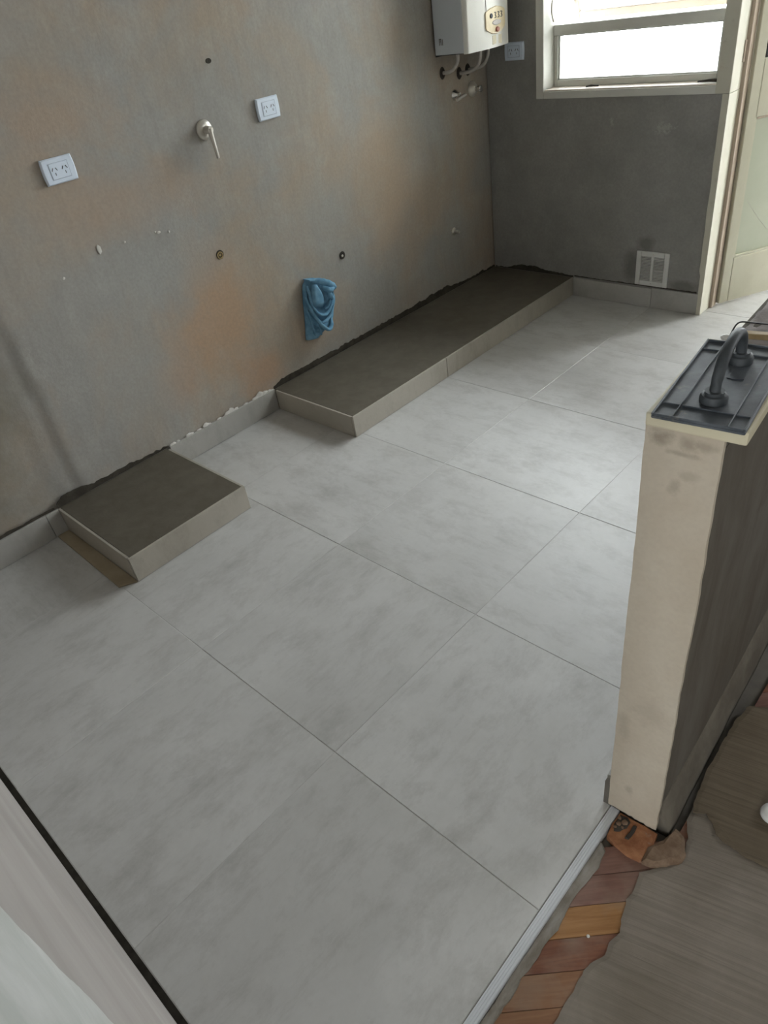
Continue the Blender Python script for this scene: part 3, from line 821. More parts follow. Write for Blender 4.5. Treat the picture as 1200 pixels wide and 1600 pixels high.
blob_sheet('core_hole', [(2.271, -0.186), (2.278, -0.184), (2.281, -0.200), (2.278, -0.222), (2.270, -0.224), (2.272, -0.204)], 0.0020, 0.0040, M_DARK, None, None, 6.0, br, rough=0.001, edge=0.004, rag=0.0015, inset=0.002)
for (px, py, r_) in ((2.245, -0.203, 0.0060), (2.254, -0.193, 0.0065), (2.243, -0.214, 0.0045), (2.2405, -0.190, 0.004), (2.255, -0.206, 0.0035)):
    bm = new_bm(); bmesh.ops.create_icosphere(bm, subdivisions=2, radius=r_)
    for v in bm.verts:
        v.co = v.co * (1 + 0.5 * noise.noise(v.co * 280 + Vector((px * 90, py * 50, 0)))); v.co.z *= 0.55; v.co += Vector((px, py, 0.0065))
    obj('mortar_crumb', bm, M_LUMP, br, True)
blob_sheet('mortar_lump', [(2.318, -0.212), (2.322, -0.250), (2.352, -0.240), (2.383, -0.205), (2.386, -0.178), (2.366, -0.146), (2.345, -0.139), (2.336, -0.178)], -0.0045, 0.016, M_LUMP,
           'sandy brown mortar lump beside the broken orange brick', 'mortar', 3.0, rough=0.004)

# ================================================================== DINING FLOOR
FD = thing('floor_dining', 'old parquet floor under grey tile adhesive beside the kitchen', 'floor', kind='structure')
bm = new_bm(); bx(bm, 2.2105, 5.2, -4.2, YB, -0.05, -0.0185)
obj('subfloor', bm, M_SCREED, FD)
c0 = -0.42 - 2.25
mats = {-3: M_W_BROWN, -2: M_W_MAUVE, -1: M_W_RED, 0: M_W_ORANGE}
seq = [M_W_BROWN, M_W_RED, M_W_ORANGE, M_W_RED, M_W_MAUVE]
plank_len = 0.30
for k in range(-9, 5):
    ca = c0 - 0.0815 * (k + 1); cb = c0 - 0.0815 * k          # plank lies between y = x+ca and y = x+cb
    mt = {0: M_W_ORANGE, -1: M_W_MAUVE, -2: M_W_MAUVE, 1: M_W_RED, 2: M_W_BROWN, 3: M_W_BROWN, 4: M_W_RED}.get(k, M_W_RED if k % 2 else M_W_MAUVE)
    xa = 2.240; xb = xa + (0.17 if k > -3 else 0.30)
    gq = 0.0006
    pts = [(xa, xa + ca + gq), (xb, xb + ca + gq), (xb, xb + cb - gq), (xa, xa + cb - gq)]
    if k <= -3:
        # beyond the brick: start right of the half wall foot
        xa = 2.352; pts = [(xa, xa + ca + gq), (xb, xb + ca + gq), (xb, xb + cb - gq), (xa, xa + cb - gq)]
    cx = sum(p[0] for p in pts) / 4; cy = sum(p[1] for p in pts) / 4
    R45 = Matrix.Rotation(-PI / 4, 2)
    loc = [R45 @ Vector((p[0] - cx, p[1] - cy)) for p in pts]
    bm = new_bm(); prism(bm, [tuple(p) for p in loc], 'z', -0.0182, -0.006); bevel(bm, 0.0008, 1)
    o = obj('plank', bm, mt, FD)
    o.location = (cx, cy, rng.uniform(-0.0005, 0.0003)); o.rotation_euler = (0, 0, PI / 4)

# adhesive layers
a1 = [(2.328, -0.268), (2.336, -0.30), (2.332, -0.335), (2.342, -0.375), (2.352, -0.400), (2.344, -0.43), (2.351, -0.455), (2.336, -0.485), (2.334, -0.53), (2.337, -0.59),
      (2.338, -0.65), (2.345, -0.75), (2.35, -0.9), (2.36, -1.10), (2.55, -1.6), (3.4, -1.9), (4.3, -1.2), (4.3, 0.6), (3.4, 1.2), (2.75, 0.7), (2.60, 0.4), (2.45, 0.08), (2.352, -0.02), (2.352, -0.10), (2.372, -0.14), (2.382, -0.19), (2.352, -0.236)]
blob_sheet('adhesive_layer', a1, -0.0060, 0.0050, M_ADH1, 'grey-brown dried adhesive layer covering the parquet at lower right', 'adhesive', 1.0, rough=0.0008, edge=0.008)
a2 = [(2.348, -0.050), (2.356, -0.078), (2.378, -0.066), (2.398, -0.078), (2.412, -0.098), (2.436, -0.104), (2.470, -0.107), (2.52, -0.104), (2.60, -0.11), (3.0, -0.16), (3.6, 0.0), (3.3, 0.7), (2.9, 0.62), (2.60, 0.42),
      (2.50, 0.300), (2.42, 0.285), (2.378, 0.288), (2.345, 0.268), (2.335, 0.22), (2.335, 0.12), (2.339, 0.02)]
blob_sheet('adhesive_layer', a2, 0.0006, 0.0055, M_ADH2, 'darker brown combed adhesive layer beside the half wall', 'adhesive', 2.0, rough=0.0008, edge=0.008)

# metal edge profile with ridges
ms = thing('trim_3', 'ribbed aluminium edge strip between tiles and parquet', 'edge strip', kind='structure')
bm = new_bm()
prof = [(2.2108, -0.018)]
xx = 2.2108
for k in range(4):
    prof += [(xx, 0.0016), (xx + 0.0032, 0.0016), (xx + 0.0036, 0.0006), (xx + 0.0046, 0.0006)]; xx += 0.0050
prof += [(xx - 0.0004, 0.0010), (xx + 0.001, -0.003), (xx + 0.001, -0.018)]
prism(bm, prof, 'y', -1.078, -0.172)
obj('profile', bm, M_STRIP, ms)
bm = new_bm(); bx(bm, 2.2090, 2.2107, -1.066, -0.172, -0.0105, -0.0012)
obj('grout_line', bm, M_GROUTBAND, ms)
band = [(2.2320, -0.255)] + [(2.2525 + 0.008 * noise.noise(Vector((0, y * 14, 1))) + 0.004 * noise.noise(Vector((0, y * 50, 1))), y) for y in [-0.27 - 0.02 * k for k in range(40)]] + [(2.2320, -1.06)]
blob_sheet('mortar_residue', band, -0.0100, 0.0060, M_GROUTBAND, 'rough grey mortar residue along the aluminium strip', 'mortar', 5.0, rough=0.0015, edge=0.010, rag=0.002, inset=0.004)

# ================================================================== THINGS ON THE WALLS
def rotX():   # local z -> world +x (things on the left wall: local x -> world y, local y -> world z)
    return Matrix(((0, 0, 1, 0), (1, 0, 0, 0), (0, 1, 0, 0), (0, 0, 0, 1)))
def rotB():   # local z -> world -y (things on the back wall: local x -> world x, local y -> world z)
    return Matrix(((1, 0, 0, 0), (0, 0, -1, 0), (0, 1, 0, 0), (0, 0, 0, 1)))

def plate_mesh(w, h, r, z0, z1, bow, draft=0.004):
    """cushion-shaped wall plate"""
    pts = []
    n = 10
    for (sx, sy, ex, ey) in ((-1, -1, 1, -1), (1, -1, 1, 1), (1, 1, -1, 1), (-1, 1, -1, -1)):
        for k in range(n):
            t = k / n
            x = sx + (ex - sx) * t; y = sy + (ey - sy) * t
            bl_ = 4 * t * (1 - t) * bow
            if sx == ex: pts.append((x * (w / 2 + bl_), y * h / 2))
            else: pts.append((x * w / 2, y * h / 2))
    bm = new_bm()
    A = [bm.verts.new((x, y, z0)) for x, y in pts]
    B = [bm.verts.new((x, y, z0 + (z1 - z0) * 0.55)) for x, y in pts]
    Cc = [bm.verts.new((x * (1 - draft / w * 2), y * (1 - draft / h * 2), z1)) for x, y in pts]
    m_ = len(pts)
    for i in range(m_):
        j = (i + 1) % m_
        bm.faces.new([A[i], A[j], B[j], B[i]]); bm.faces.new([B[i], B[j], Cc[j], Cc[i]])
    bm.faces.new(A[::-1]); bm.faces.new(Cc)
    return bm

def outlet(label, M):
    root = thing('power_outlet', label, 'power outlet', group='white double wall sockets')
    root.matrix_world = M
    obj('plate', plate_mesh(0.110, 0.078, 0.0, 0.0, 0.011, 0.003), M_PLASTIC_W, root)
    bm = new_bm(); bx(bm, -0.0325, 0.0325, -0.0235, 0.0235, 0.0108, 0.0125); bevel(bm, 0.0008, 1)
    mo = obj('socket_module', bm, M_PLASTIC_W, root)
    bm = new_bm()
    bx(bm, -0.0345, 0.0345, -0.0253, -0.0240, 0.0109, 0.0113); bx(bm, -0.0345, 0.0345, 0.0240, 0.0250, 0.0109, 0.0112)
    bx(bm, -0.0345, -0.0333, -0.0253, 0.0250, 0.0109, 0.0112); bx(bm, 0.0333, 0.0345, -0.0253, 0.0250, 0.0109, 0.0112)
    obj('shadow_gap', bm, M_MARK_SOFT, root)
    for cx in (-0.0175, 0.0185):
        for (dx, dy, a, l) in ((-0.0068, 0.0058, -30, 0.0105), (0.0068, 0.0058, 30, 0.0105), (0.0, -0.0085, 0, 0.0085)):
            bm = new_bm(); bx(bm, -0.0012, 0.0012, -l / 2, l / 2, 0.0120, 0.0128)
            bm.transform(Matrix.Translation((cx + dx, dy, 0)) @ Matrix.Rotation(math.radians(a), 4, 'Z'))
            obj('slot', bm, M_SLOT, mo)
    return root
M_MARK_SOFT = simple('shadowed_plastic_seam', (0.34, 0.40, 0.50), 0.6)
outlet('white double socket lowest and farthest left on rendered wall', Matrix.Translation((0.0, 0.0785, 1.2075)) @ rotX())
outlet('white double socket right of the long lever tap handle', Matrix.Translation((0.0, 0.9995, 1.221)) @ rotX())
outlet('white double socket on the dark back wall beside the water heater', Matrix.Translation((0.174, YB, 1.199)) @ rotB())

# ---- lever valve in the middle of the left wall
v = thing('lever_valve', 'satin nickel wall valve with long lever hanging down', 'valve', (0, 0.681, 1.206))
bm = new_bm(); lathe(bm, [(0, 0), (0.036, 0.0), (0.036, 0.003), (0.033, 0.0075), (0.018, 0.012), (0, 0.0125)], rotX(), 32)
smooth_angle(obj('flange', bm, M_NICKEL, v))
bm = new_bm(); lathe(bm, [(0, 0.012), (0.0135, 0.012), (0.0135, 0.040), (0.012, 0.0435), (0, 0.044)], rotX(), 24)
smooth_angle(obj('spindle', bm, M_NICKEL, v))
bm = new_bm()
tube(bm, [(0.037, 0.0, 0.006), (0.037, 0.0, -0.018), (0.040, 0.001, -0.05), (0.044, 0.001, -0.090), (0.0445, 0.001, -0.097)], [(0.0115, 0.0105), (0.0110, 0.0095), (0.0095, 0.0075), (0.0085, 0.0065), (0.007, 0.005)], 12)
smooth_angle(obj('lever', bm, M_NICKEL, v))
bm = new_bm(); lathe(bm, [(0, 0.0438), (0.0035, 0.0438), (0.0035, 0.0448), (0, 0.0448)], rotX(), 12)
obj('cap_screw', bm, M_MARK, v)

# ---- valves under the heater
v = thing('stop_valve', 'small chrome stop valve with bar handle under the water heater', 'valve', (0, 2.2, 1.060))
bm = new_bm(); lathe(bm, [(0, 0), (0.026, 0.0), (0.024, 0.006), (0.012, 0.020), (0.010, 0.034), (0, 0.034)], rotX(), 24)
smooth_angle(obj('flange', bm, M_CHROME, v))
bm = new_bm(); tube(bm, [(0.042, -0.038, -0.018), (0.042, -0.01, -0.013), (0.042, 0.034, -0.006)], [(0.009, 0.0075), (0.0095, 0.008), (0.009, 0.0075)], 10)
smooth_angle(obj('bar_handle', bm, M_NICKEL, v))
v = thing('stop_valve', 'chrome stop valve with round flange and knob nearest the corner', 'valve', (0, 2.345, 1.062))
bm = new_bm(); lathe(bm, [(0, 0), (0.036, 0.0), (0.0355, 0.004), (0.030, 0.012), (0.020, 0.020), (0.012, 0.025), (0.010, 0.036), (0, 0.036)], rotX(), 28)
smooth_angle(obj('flange', bm, M_NICKEL, v))
bm = new_bm(); lathe(bm, [(0, 0.036), (0.010, 0.036), (0.0155, 0.041), (0.0155, 0.056), (0.012, 0.060), (0, 0.0605)], rotX(), 20)
smooth_angle(obj('knob', bm, M_CHROME, v))
v = thing('plugged_valve', 'small nickel plugged valve on wall above the long plinth near corner', 'valve', (0, 2.112, 0.415))
bm = new_bm(); lathe(bm, [(0, 0), (0.020, 0.0), (0.019, 0.004), (0.010, 0.010), (0.009, 0.022), (0, 0.022)], rotX(), 24)
smooth_angle(obj('flange', bm, M_NICKEL, v))
bm = new_bm(); lathe(bm, [(0, 0.022), (0.0105, 0.022), (0.0105, 0.036), (0.008, 0.039), (0, 0.039)], rotX(), 6)
obj('square_plug', bm, M_NICKEL, v)

# ---- open pipe ends in the wall
def pipe_end(label, y, z, mring, mcore):
    p = thing('pipe_outlet', label, 'pipe outlet', (0, y, z), group='threaded pipe ends in the wall')
    bm = new_bm(); lathe(bm, [(0, -0.0005), (0.0185, -0.0005), (0.0175, 0.0006), (0, 0.0008)], rotX(), 24)
    obj('hole', bm, M_DARK, p)
    bm = new_bm(); lathe(bm, [(0.0145, 0.0005), (0.0145, 0.0035), (0.0100, 0.0035), (0.0100, 0.0005)], rotX() @ Matrix.Translation((-0.0015, -0.0015, 0)), 24)
    obj('ring', bm, mring, p)
    bm = new_bm(); lathe(bm, [(0, 0.0008), (0.006, 0.0008), (0.0055, 0.0028), (0.003, 0.003), (0, 0.002)], rotX() @ Matrix.Translation((-0.001, -0.001, 0)), 16)
    obj('plug', bm, mcore, p)
pipe_end('brass pipe end sunk in the wall above the orange stain', 0.604, 0.762, M_BRASS, M_BRASS)
pipe_end('grey pipe end sunk in the wall above the blue rag', 1.267, 0.550, M_DARK, M_PIPE)

# ---- small marks on the wall
for (y, z, a, b) in ((0.117, 0.934, 0.008, 0.017), (-0.044, 0.884, 0.005, 0.005), (0.221, 0.929, 0.004, 0.004), (0.366, 0.921, 0.008, 0.005), (0.409, 0.911, 0.004, 0.005), (0.352, 0.926, 0.004, 0.003)):
    bm = new_bm(); bmesh.ops.create_icosphere(bm, subdivisions=2, radius=1.0)
    for q in bm.verts: q.co = Vector((q.co.x * 0.0016, y + q.co.y * a * (1 + 0.4 * noise.noise(q.co * 2 + Vector((y * 9, 0, 0)))), z + q.co.z * b * (1 + 0.3 * noise.noise(q.co * 2))))
    obj('plaster_fleck', bm, M_PLASTER_W, WL)
bm = new_bm(); lathe(bm, [(0, -0.001), (0.011, -0.001), (0.010, 0.0006), (0, 0.0004)], Matrix.Translation((0, 0.775, 1.416)) @ rotX() @ Matrix.Diagonal((1.2, 0.8, 1, 1)), 12)
obj('chip', bm, M_SMEAR, WL)

# ================================================================== WATER HEATER
HT = thing('water_heater', 'white wall-hung gas water heater with cream control panel', 'water heater', (0, 0, 0))
y0, y1, z0, z1 = 2.058, 2.398, 1.244, 1.90
def front_x(t):   # bowed front, t in 0..1 across the width
    return 0.200 + 0.024 * math.sin(PI * min(1, max(0, t)))
def rounded_plan(x_back, inset, n=24):
    pts = [(x_back, y0 + inset)]
    r = 0.014
    side = []
    for k in range(n + 1):
        t = k / n
        y = y0 + inset + (y1 - y0 - 2 * inset) * t
        e = min(t, 1 - t) * (y1 - y0)
        x = front_x(t) - inset
        if e < r: x -= r - math.sqrt(max(0, r * r - (r - e) ** 2))
        side.append((x, y))
    return pts + side + [(x_back, y1 - inset)]
bm = new_bm()
pl = [(0.012, y0)] + [(0.183, y0)] + [(0.183, y1)] + [(0.012, y1)]
prism(bm, pl, 'z', z0 + 0.004, z1)
bevel(bm, 0.002, 1)
obj('casing', bm, M_HEATER_S, HT)
bm = new_bm()
plan = rounded_plan(0.1835, 0.0, 60)
prism(bm, plan, 'z', z0, z1)
fc = smooth_angle(obj('front_cover', bm, M_HEATER, HT), 35)
bm = new_bm(); bx(bm, 0.002, 0.0115, y0 + 0.012, y1 - 0.012, z0 - 0.004, z1 - 0.02)
obj('back_plate', bm, M_BLACK, HT)
bm = new_bm(); bx(bm, 0.016, 0.150, y0 + 0.010, y1 - 0.010, z0 + 0.0005, z0 + 0.0038)
obj('base_plate', bm, M_BLACK, HT)
# vertical groove in the cover
gy0 = y0 + 0.105
def on_front(y): return front_x((y - y0) / (y1 - y0))
bm = new_bm()
pathg = [(on_front(gy0 + 0.022 * s) + 0.0002, gy0 + 0.022 * s, z1 - 0.01 - (z1 - 0.01 - z0 - 0.085) * (1 - s)) for s in [k / 12 for k in range(13)]]
pathg = [(on_front(gy0 + 0.03 * (1 - k / 12)) + 0.0002, gy0 + 0.03 * (1 - k / 12), 1.335 + (z1 - 0.01 - 1.335) * k / 12) for k in range(13)]
tube(bm, pathg, [(0.0022, 0.0022)] * 13, 6)
obj('groove', bm, M_PIPE, fc)
# control panel plate following the bow
def bowed_plate(outline, lift, thick):
    bm = new_bm()
    lo = [bm.verts.new((on_front(y) + lift, y, z)) for y, z in outline]
    hi = [bm.verts.new((on_front(y) + lift + thick, y + (cyp - y) * 0.03, z + (czp - z) * 0.03)) for y, z in outline]
    n = len(outline)
    for i in range(n):
        j = (i + 1) % n; bm.faces.new([lo[i], lo[j], hi[j], hi[i]])
    bm.faces.new(hi); bm.faces.new(lo[::-1])
    return bm
cyp, czp = 2.262, 1.352
raw = [(-0.085, 0.030), (-0.080, 0.038), (-0.045, 0.048), (0.0, 0.053), (0.045, 0.048), (0.080, 0.038), (0.085, 0.030), (0.085, -0.020), (0.078, -0.034), (0.040, -0.050), (0.0, -0.056), (-0.040, -0.052), (-0.078, -0.036), (-0.085, -0.024)]
bm = bowed_plate([(cyp + a, czp + b) for a, b in raw], 0.0002, 0.005)
cp = obj('control_panel', bm, M_PANEL, HT)
def disc(cy, cz, ry, rz, mat, name, lift=0.005, th=0.004, parent=None):
    bm = new_bm()
    lathe(bm, [(0, 0), (1.0, 0), (0.96, th * 0.7), (0.8, th), (0, th)], Matrix.Translation((on_front(cy) + lift - 0.001, cy, cz)) @ rotX() @ Matrix.Diagonal((ry, rz, 1, 1)), 18)
    return obj(name, bm, mat, parent or cp)
disc(cyp - 0.043, czp + 0.018, 0.010, 0.010, M_SLOT, 'indicator_window')
# three printed figures shaped like 3
for k, dy in enumerate((-0.012, 0.016, 0.043)):
    bm = new_bm()
    base = [(-0.006, 0.010), (0.003, 0.010), (0.005, 0.006), (-0.001, 0.001), (0.005, -0.004), (0.003, -0.010), (-0.006, -0.010)]
    tube(bm, spline([(on_front(cyp + dy) + 0.0058, cyp + dy + a, czp + 0.018 + b) for a, b in base], 4), 0.0018, 6)
    obj('printed_figure', bm, M_MARK, cp)
disc(cyp - 0.002, czp - 0.010, 0.036, 0.011, M_OVAL, 'oval_dial')
disc(cyp + 0.002, czp - 0.038, 0.0125, 0.0105, M_RED, 'round_button', th=0.008)
bm = bowed_plate([(cyp - 0.035, 1.291), (cyp + 0.050, 1.289), (cyp + 0.050, 1.254), (cyp - 0.035, 1.256)], 0.0006, 0.0010)
obj('sticker', bm, M_LABEL, HT)
# small emblem on the side
bm = new_bm()
for (a, b, w, h) in ((0.000, 0.000, 0.004, 0.026), (0.010, 0.0, 0.004, 0.026), (0.005, 0.011, 0.012, 0.005), (0.007, 0.002, 0.010, 0.003), (0.019, -0.001, 0.004, 0.024)):
    bx(bm, 0.042 + a - w / 2, 0.042 + a + w / 2, y0 - 0.0006, y0 + 0.001, 1.300 + b - h / 2, 1.300 + b + h / 2)
obj('emblem', bm, M_MARK, HT)
# three bent connection pipes into the wall
for (yy, xx, drop, r) in ((2.135, 0.085, 0.075, 0.008), (2.268, 0.120, 0.095, 0.0085), (2.338, 0.115, 0.090, 0.0075)):
    bm = new_bm()
    tube(bm, spline([(xx, yy, z0 + 0.002), (xx - 0.002, yy, z0 - drop * 0.45), (xx - 0.030, yy, z0 - drop * 0.85), (xx * 0.4, yy - 0.01, z0 - drop), (0.004, yy - 0.02, z0 - drop * 1.02)], 6), r, 10)
    obj('connection_pipe', bm, M_PIPE, HT, True)
    bm = new_bm(); lathe(bm, [(0, -0.001), (0.021, -0.001), (0.016, 0.004), (0, 0.004)], Matrix.Translation((0, yy - 0.02, z0 - drop * 1.02)) @ rotX() @ Matrix.Diagonal((1, 1.3, 1, 1)), 14)
    obj('wall_hole', bm, M_DARK, HT)

# ================================================================== VENT
VT = thing('vent_grille', 'white metal louvred vent grille low on the back wall', 'vent', (0.989, YB, 0.202))
vw, vh = 0.0865, 0.087
def vpart(name, b, mat, bv=0.001):
    bm = new_bm(); bx(bm, *b)
    if bv: bevel(bm, bv, 1)
    return obj(name, bm, mat, VT)
vpart('frame', (-vw, -0.062, -0.008, -0.0002, -vh, vh), M_VENT); vpart('frame', (0.062, vw, -0.008, -0.0002, -vh, vh), M_VENT)
vpart('frame', (-0.0615, 0.0615, -0.008, -0.0002, 0.062, vh), M_VENT); vpart('frame', (-0.0615, 0.0615, -0.008, -0.0002, -vh, -0.062), M_VENT)
vpart('mullion', (-0.007, 0.007, -0.0078, -0.0002, -0.0615, 0.0615), M_VENT)
vpart('backing', (-0.0615, 0.0615, -0.0012, -0.0003, -0.0615, 0.0615), M_DARK, 0)
slat_me = None
for sx in (-1, 1):
    for k in range(17):
        z = -0.0575 + 0.1150 * k / 16
        if slat_me is None:
            bm = new_bm(); bx(bm, -0.0265, 0.0265, -0.0026, 0.0026, -0.0007, 0.0007)
            bm.transform(Matrix.Rotation(math.radians(38), 4, 'X'))
            bmesh.ops.recalc_face_normals(bm, faces=bm.faces)
            slat_me = bpy.data.meshes.new('slat'); bm.to_mesh(slat_me); bm.free(); slat_me.materials.append(M_VENT)
        o = bpy.data.objects.new('slat', slat_me); C.objects.link(o); o.parent = VT; o.location = (sx * 0.0343, -0.0045, z)
        if sx == 1 and k in (7, 15): o.rotation_euler = (0.9, 0, 0)
for cx, cz in ((0, 0.074), (0, -0.074)):
    bm = new_bm(); lathe(bm, [(0, 0), (0.003, 0), (0.002, 0.0015), (0, 0.0018)], Matrix.Translation((cx, -0.008, cz)) @ rotB(), 10)
    obj('screw', bm, M_PIPE, VT)

# ================================================================== BLUE RAG
RG = thing('rag', 'crumpled blue cloth rag stuffed into a drain hole in the wall', 'rag', (0, 1.06, 0.232))
def world_child(name, bm, mat, parent, smooth=True):
    bm.transform(Matrix.Translation(-parent.location))
    return obj(name, bm, mat, parent, smooth)
# hanging body: outline in (y, z) swept into a lumpy cushion against the wall
lft = [(1.012, 0.520), (0.990, 0.500), (0.980, 0.46), (0.972, 0.42), (0.966, 0.37), (0.958, 0.32), (0.950, 0.28), (0.944, 0.25)]
rgt = [(1.100, 0.498), (1.140, 0.475), (1.158, 0.435), (1.160, 0.395), (1.152, 0.345), (1.130, 0.300), (1.085, 0.262), (1.020, 0.238)]
bm = new_bm()
NU, NV = 30, 44
def lerp_path(P, t):
    f = t * (len(P) - 1); i = min(int(f), len(P) - 2); s = f - i
    return (P[i][0] + (P[i + 1][0] - P[i][0]) * s, P[i][1] + (P[i + 1][1] - P[i][1]) * s)
grid_f = []
for j in range(NV + 1):
    tv = j / NV
    a = lerp_path(lft, tv); b = lerp_path(rgt, tv); row = []
    for i in range(NU + 1):
        tu = i / NU
        y = a[0] + (b[0] - a[0]) * tu; z = a[1] + (b[1] - a[1]) * tu
        sag = 0.0
        bulge = max(0.0, math.sin(PI * tu)) ** 0.32
        top = math.sin(PI * min(1, 0.12 + tv * 0.9)) ** 0.5
        # swag folds: concentric about the knot point
        dy, dz = y - 1.075, z - 0.465
        rr = math.hypot(dy * 1.25, dz)
        fold = 0.010 * math.cos(rr * 2 * PI / 0.062 + 0.8 * noise.noise(Vector((y * 9, z * 9, 1)))) * min(1, rr / 0.05) * (1 - 0.75 * max(0, (tv - 0.65) / 0.35))
        x = 0.004 + 0.034 * bulge * (0.55 + 0.45 * top) + fold * bulge + 0.004 * noise.noise(Vector((y * 30, z * 22, 2)))
        row.append(bm.verts.new((max(0.004, x), y, z)))
    grid_f.append(row)
for j in range(NV):
    for i in range(NU): bm.faces.new([grid_f[j][i], grid_f[j][i + 1], grid_f[j + 1][i + 1], grid_f[j + 1][i]])
per = grid_f[0] + [grid_f[j][NU] for j in range(1, NV + 1)] + grid_f[NV][-2::-1] + [grid_f[j][0] for j in range(NV - 1, 0, -1)]
back = [bm.verts.new((0.001, v_.co.y, v_.co.z)) for v_ in per]
for k in range(len(per)):
    k2 = (k + 1) % len(per); bm.faces.new([per[k], per[k2], back[k2], back[k]])
bm.faces.new(back)
world_child('hanging_cloth', bm, M_RAG, RG)
def fold(path, rad, name):
    bm = new_bm(); pts_ = spline(path, 8); n = len(pts_)
    rs = []
    for i in range(n):
        t = i / (n - 1); e = math.sin(PI * t) ** 0.5
        rs.append((rad[0] * (0.35 + 0.65 * e), rad[1] * (0.35 + 0.65 * e)))
    tube(bm, pts_, rs, 10)
    for v_ in bm.verts: v_.co += Vector((0.003, 0.002, 0.002)) * noise.noise(v_.co * 55)
    world_child(name, bm, M_RAG, RG)
fold([(0.034, 0.966, 0.458), (0.046, 0.976, 0.396), (0.054, 0.998, 0.335), (0.057, 1.026, 0.292), (0.056, 1.055, 0.270), (0.046, 1.082, 0.282), (0.030, 1.104, 0.318)], (0.012, 0.009), 'fold')
fold([(0.040, 0.992, 0.470), (0.054, 0.988, 0.407), (0.061, 1.008, 0.365), (0.063, 1.047, 0.350), (0.060, 1.090, 0.378), (0.048, 1.125, 0.415)], (0.010, 0.008), 'fold')
fold([(0.036, 0.975, 0.430), (0.050, 0.988, 0.355), (0.056, 1.020, 0.318), (0.055, 1.072, 0.327), (0.046, 1.112, 0.372)], (0.009, 0.007), 'fold')
fold([(0.030, 1.020, 0.513), (0.052, 1.050, 0.505), (0.064, 1.085, 0.488), (0.060, 1.120, 0.462), (0.044, 1.148, 0.440)], (0.013, 0.016), 'fold')
fold([(0.058, 1.060, 0.480), (0.074, 1.075, 0.462), (0.072, 1.100, 0.452), (0.056, 1.130, 0.448)], (0.011, 0.013), 'fold')
fold([(0.060, 1.090, 0.450), (0.068, 1.090, 0.428), (0.062, 1.098, 0.405)], (0.016, 0.012), 'fold')
# hanging flap in front
bm = new_bm()
fl_out = [(1.006, 0.502), (1.030, 0.497), (1.046, 0.462), (1.052, 0.430), (1.046, 0.400), (1.038, 0.388), (1.008, 0.398), (0.985, 0.408), (0.990, 0.45), (0.998, 0.48)]
c_ = (1.018, 0.445)
rows = []
for s in (1.0, 0.8, 0.55, 0.25):
    rows.append([bm.verts.new((0.069 + 0.004 * (1 - s * s) + 0.004 * noise.noise(Vector((p[0] * 40, p[1] * 40, s))) - 0.010 * (1 if s == 1 else 0), c_[0] + (p[0] - c_[0]) * s, c_[1] + (p[1] - c_[1]) * s)) for p in fl_out])
cv = bm.verts.new((0.0735, *c_))
nf = len(fl_out)
for a, b in zip(rows, rows[1:]):
    for i in range(nf): bm.faces.new([a[i], a[(i + 1) % nf], b[(i + 1) % nf], b[i]])
for i in range(nf): bm.faces.new([rows[-1][i], rows[-1][(i + 1) % nf], cv])
bk = [bm.verts.new((0.050, p[0], p[1])) for p in fl_out]
for i in range(nf): bm.faces.new([rows[0][i], bk[i], bk[(i + 1) % nf], rows[0][(i + 1) % nf]])
bm.faces.new(bk)
bmesh.ops.recalc_face_normals(bm, faces=bm.faces)
world_child('flap', bm, M_RAG, RG)
for pth_, rd in (([(0.030, 0.990, 0.500), (0.046, 0.988, 0.455), (0.048, 0.983, 0.410), (0.040, 0.976, 0.365)], (0.006, 0.008)),
                 ([(0.034, 1.050, 0.506), (0.056, 1.066, 0.496), (0.062, 1.084, 0.478), (0.054, 1.100, 0.462)], (0.007, 0.006)),
                 ([(0.040, 1.100, 0.490), (0.054, 1.118, 0.476), (0.050, 1.136, 0.456), (0.034, 1.150, 0.428)], (0.007, 0.007)),
                 ([(0.046, 1.128, 0.430), (0.050, 1.118, 0.395), (0.048, 1.100, 0.350), (0.046, 1.070, 0.312)], (0.007, 0.006)),
                 ([(0.052, 1.100, 0.420), (0.058, 1.086, 0.398), (0.060, 1.066, 0.378), (0.060, 1.046, 0.376)], (0.007, 0.006)),
                 ([(0.034, 0.966, 0.40), (0.040, 0.966, 0.35), (0.040, 0.972, 0.30), (0.032, 0.980, 0.262)], (0.006, 0.005)),
                 ([(0.036, 1.010, 0.300), (0.040, 1.012, 0.275), (0.034, 1.020, 0.252)], (0.007, 0.005))):
    fold(pth_, rd, 'fold')
# thin hem sticking out at the top left
bm = new_bm()
prism(bm, [(1.000, 0.527), (1.060, 0.512), (1.060, 0.506), (1.000, 0.521)], 'x', 0.004, 0.05)
world_child('hem', bm, M_RAG, RG, False)
# old stain and drain hole edge under the rag
bm = new_bm(); lathe(bm, [(0, -0.001), (0.030, -0.001), (0.028, 0.0008), (0, 0.0008)], Matrix.Translation((0, 1.07, 0.42)) @ rotX(), 20)
world_child('drain_hole', bm, M_DARK, RG, False)

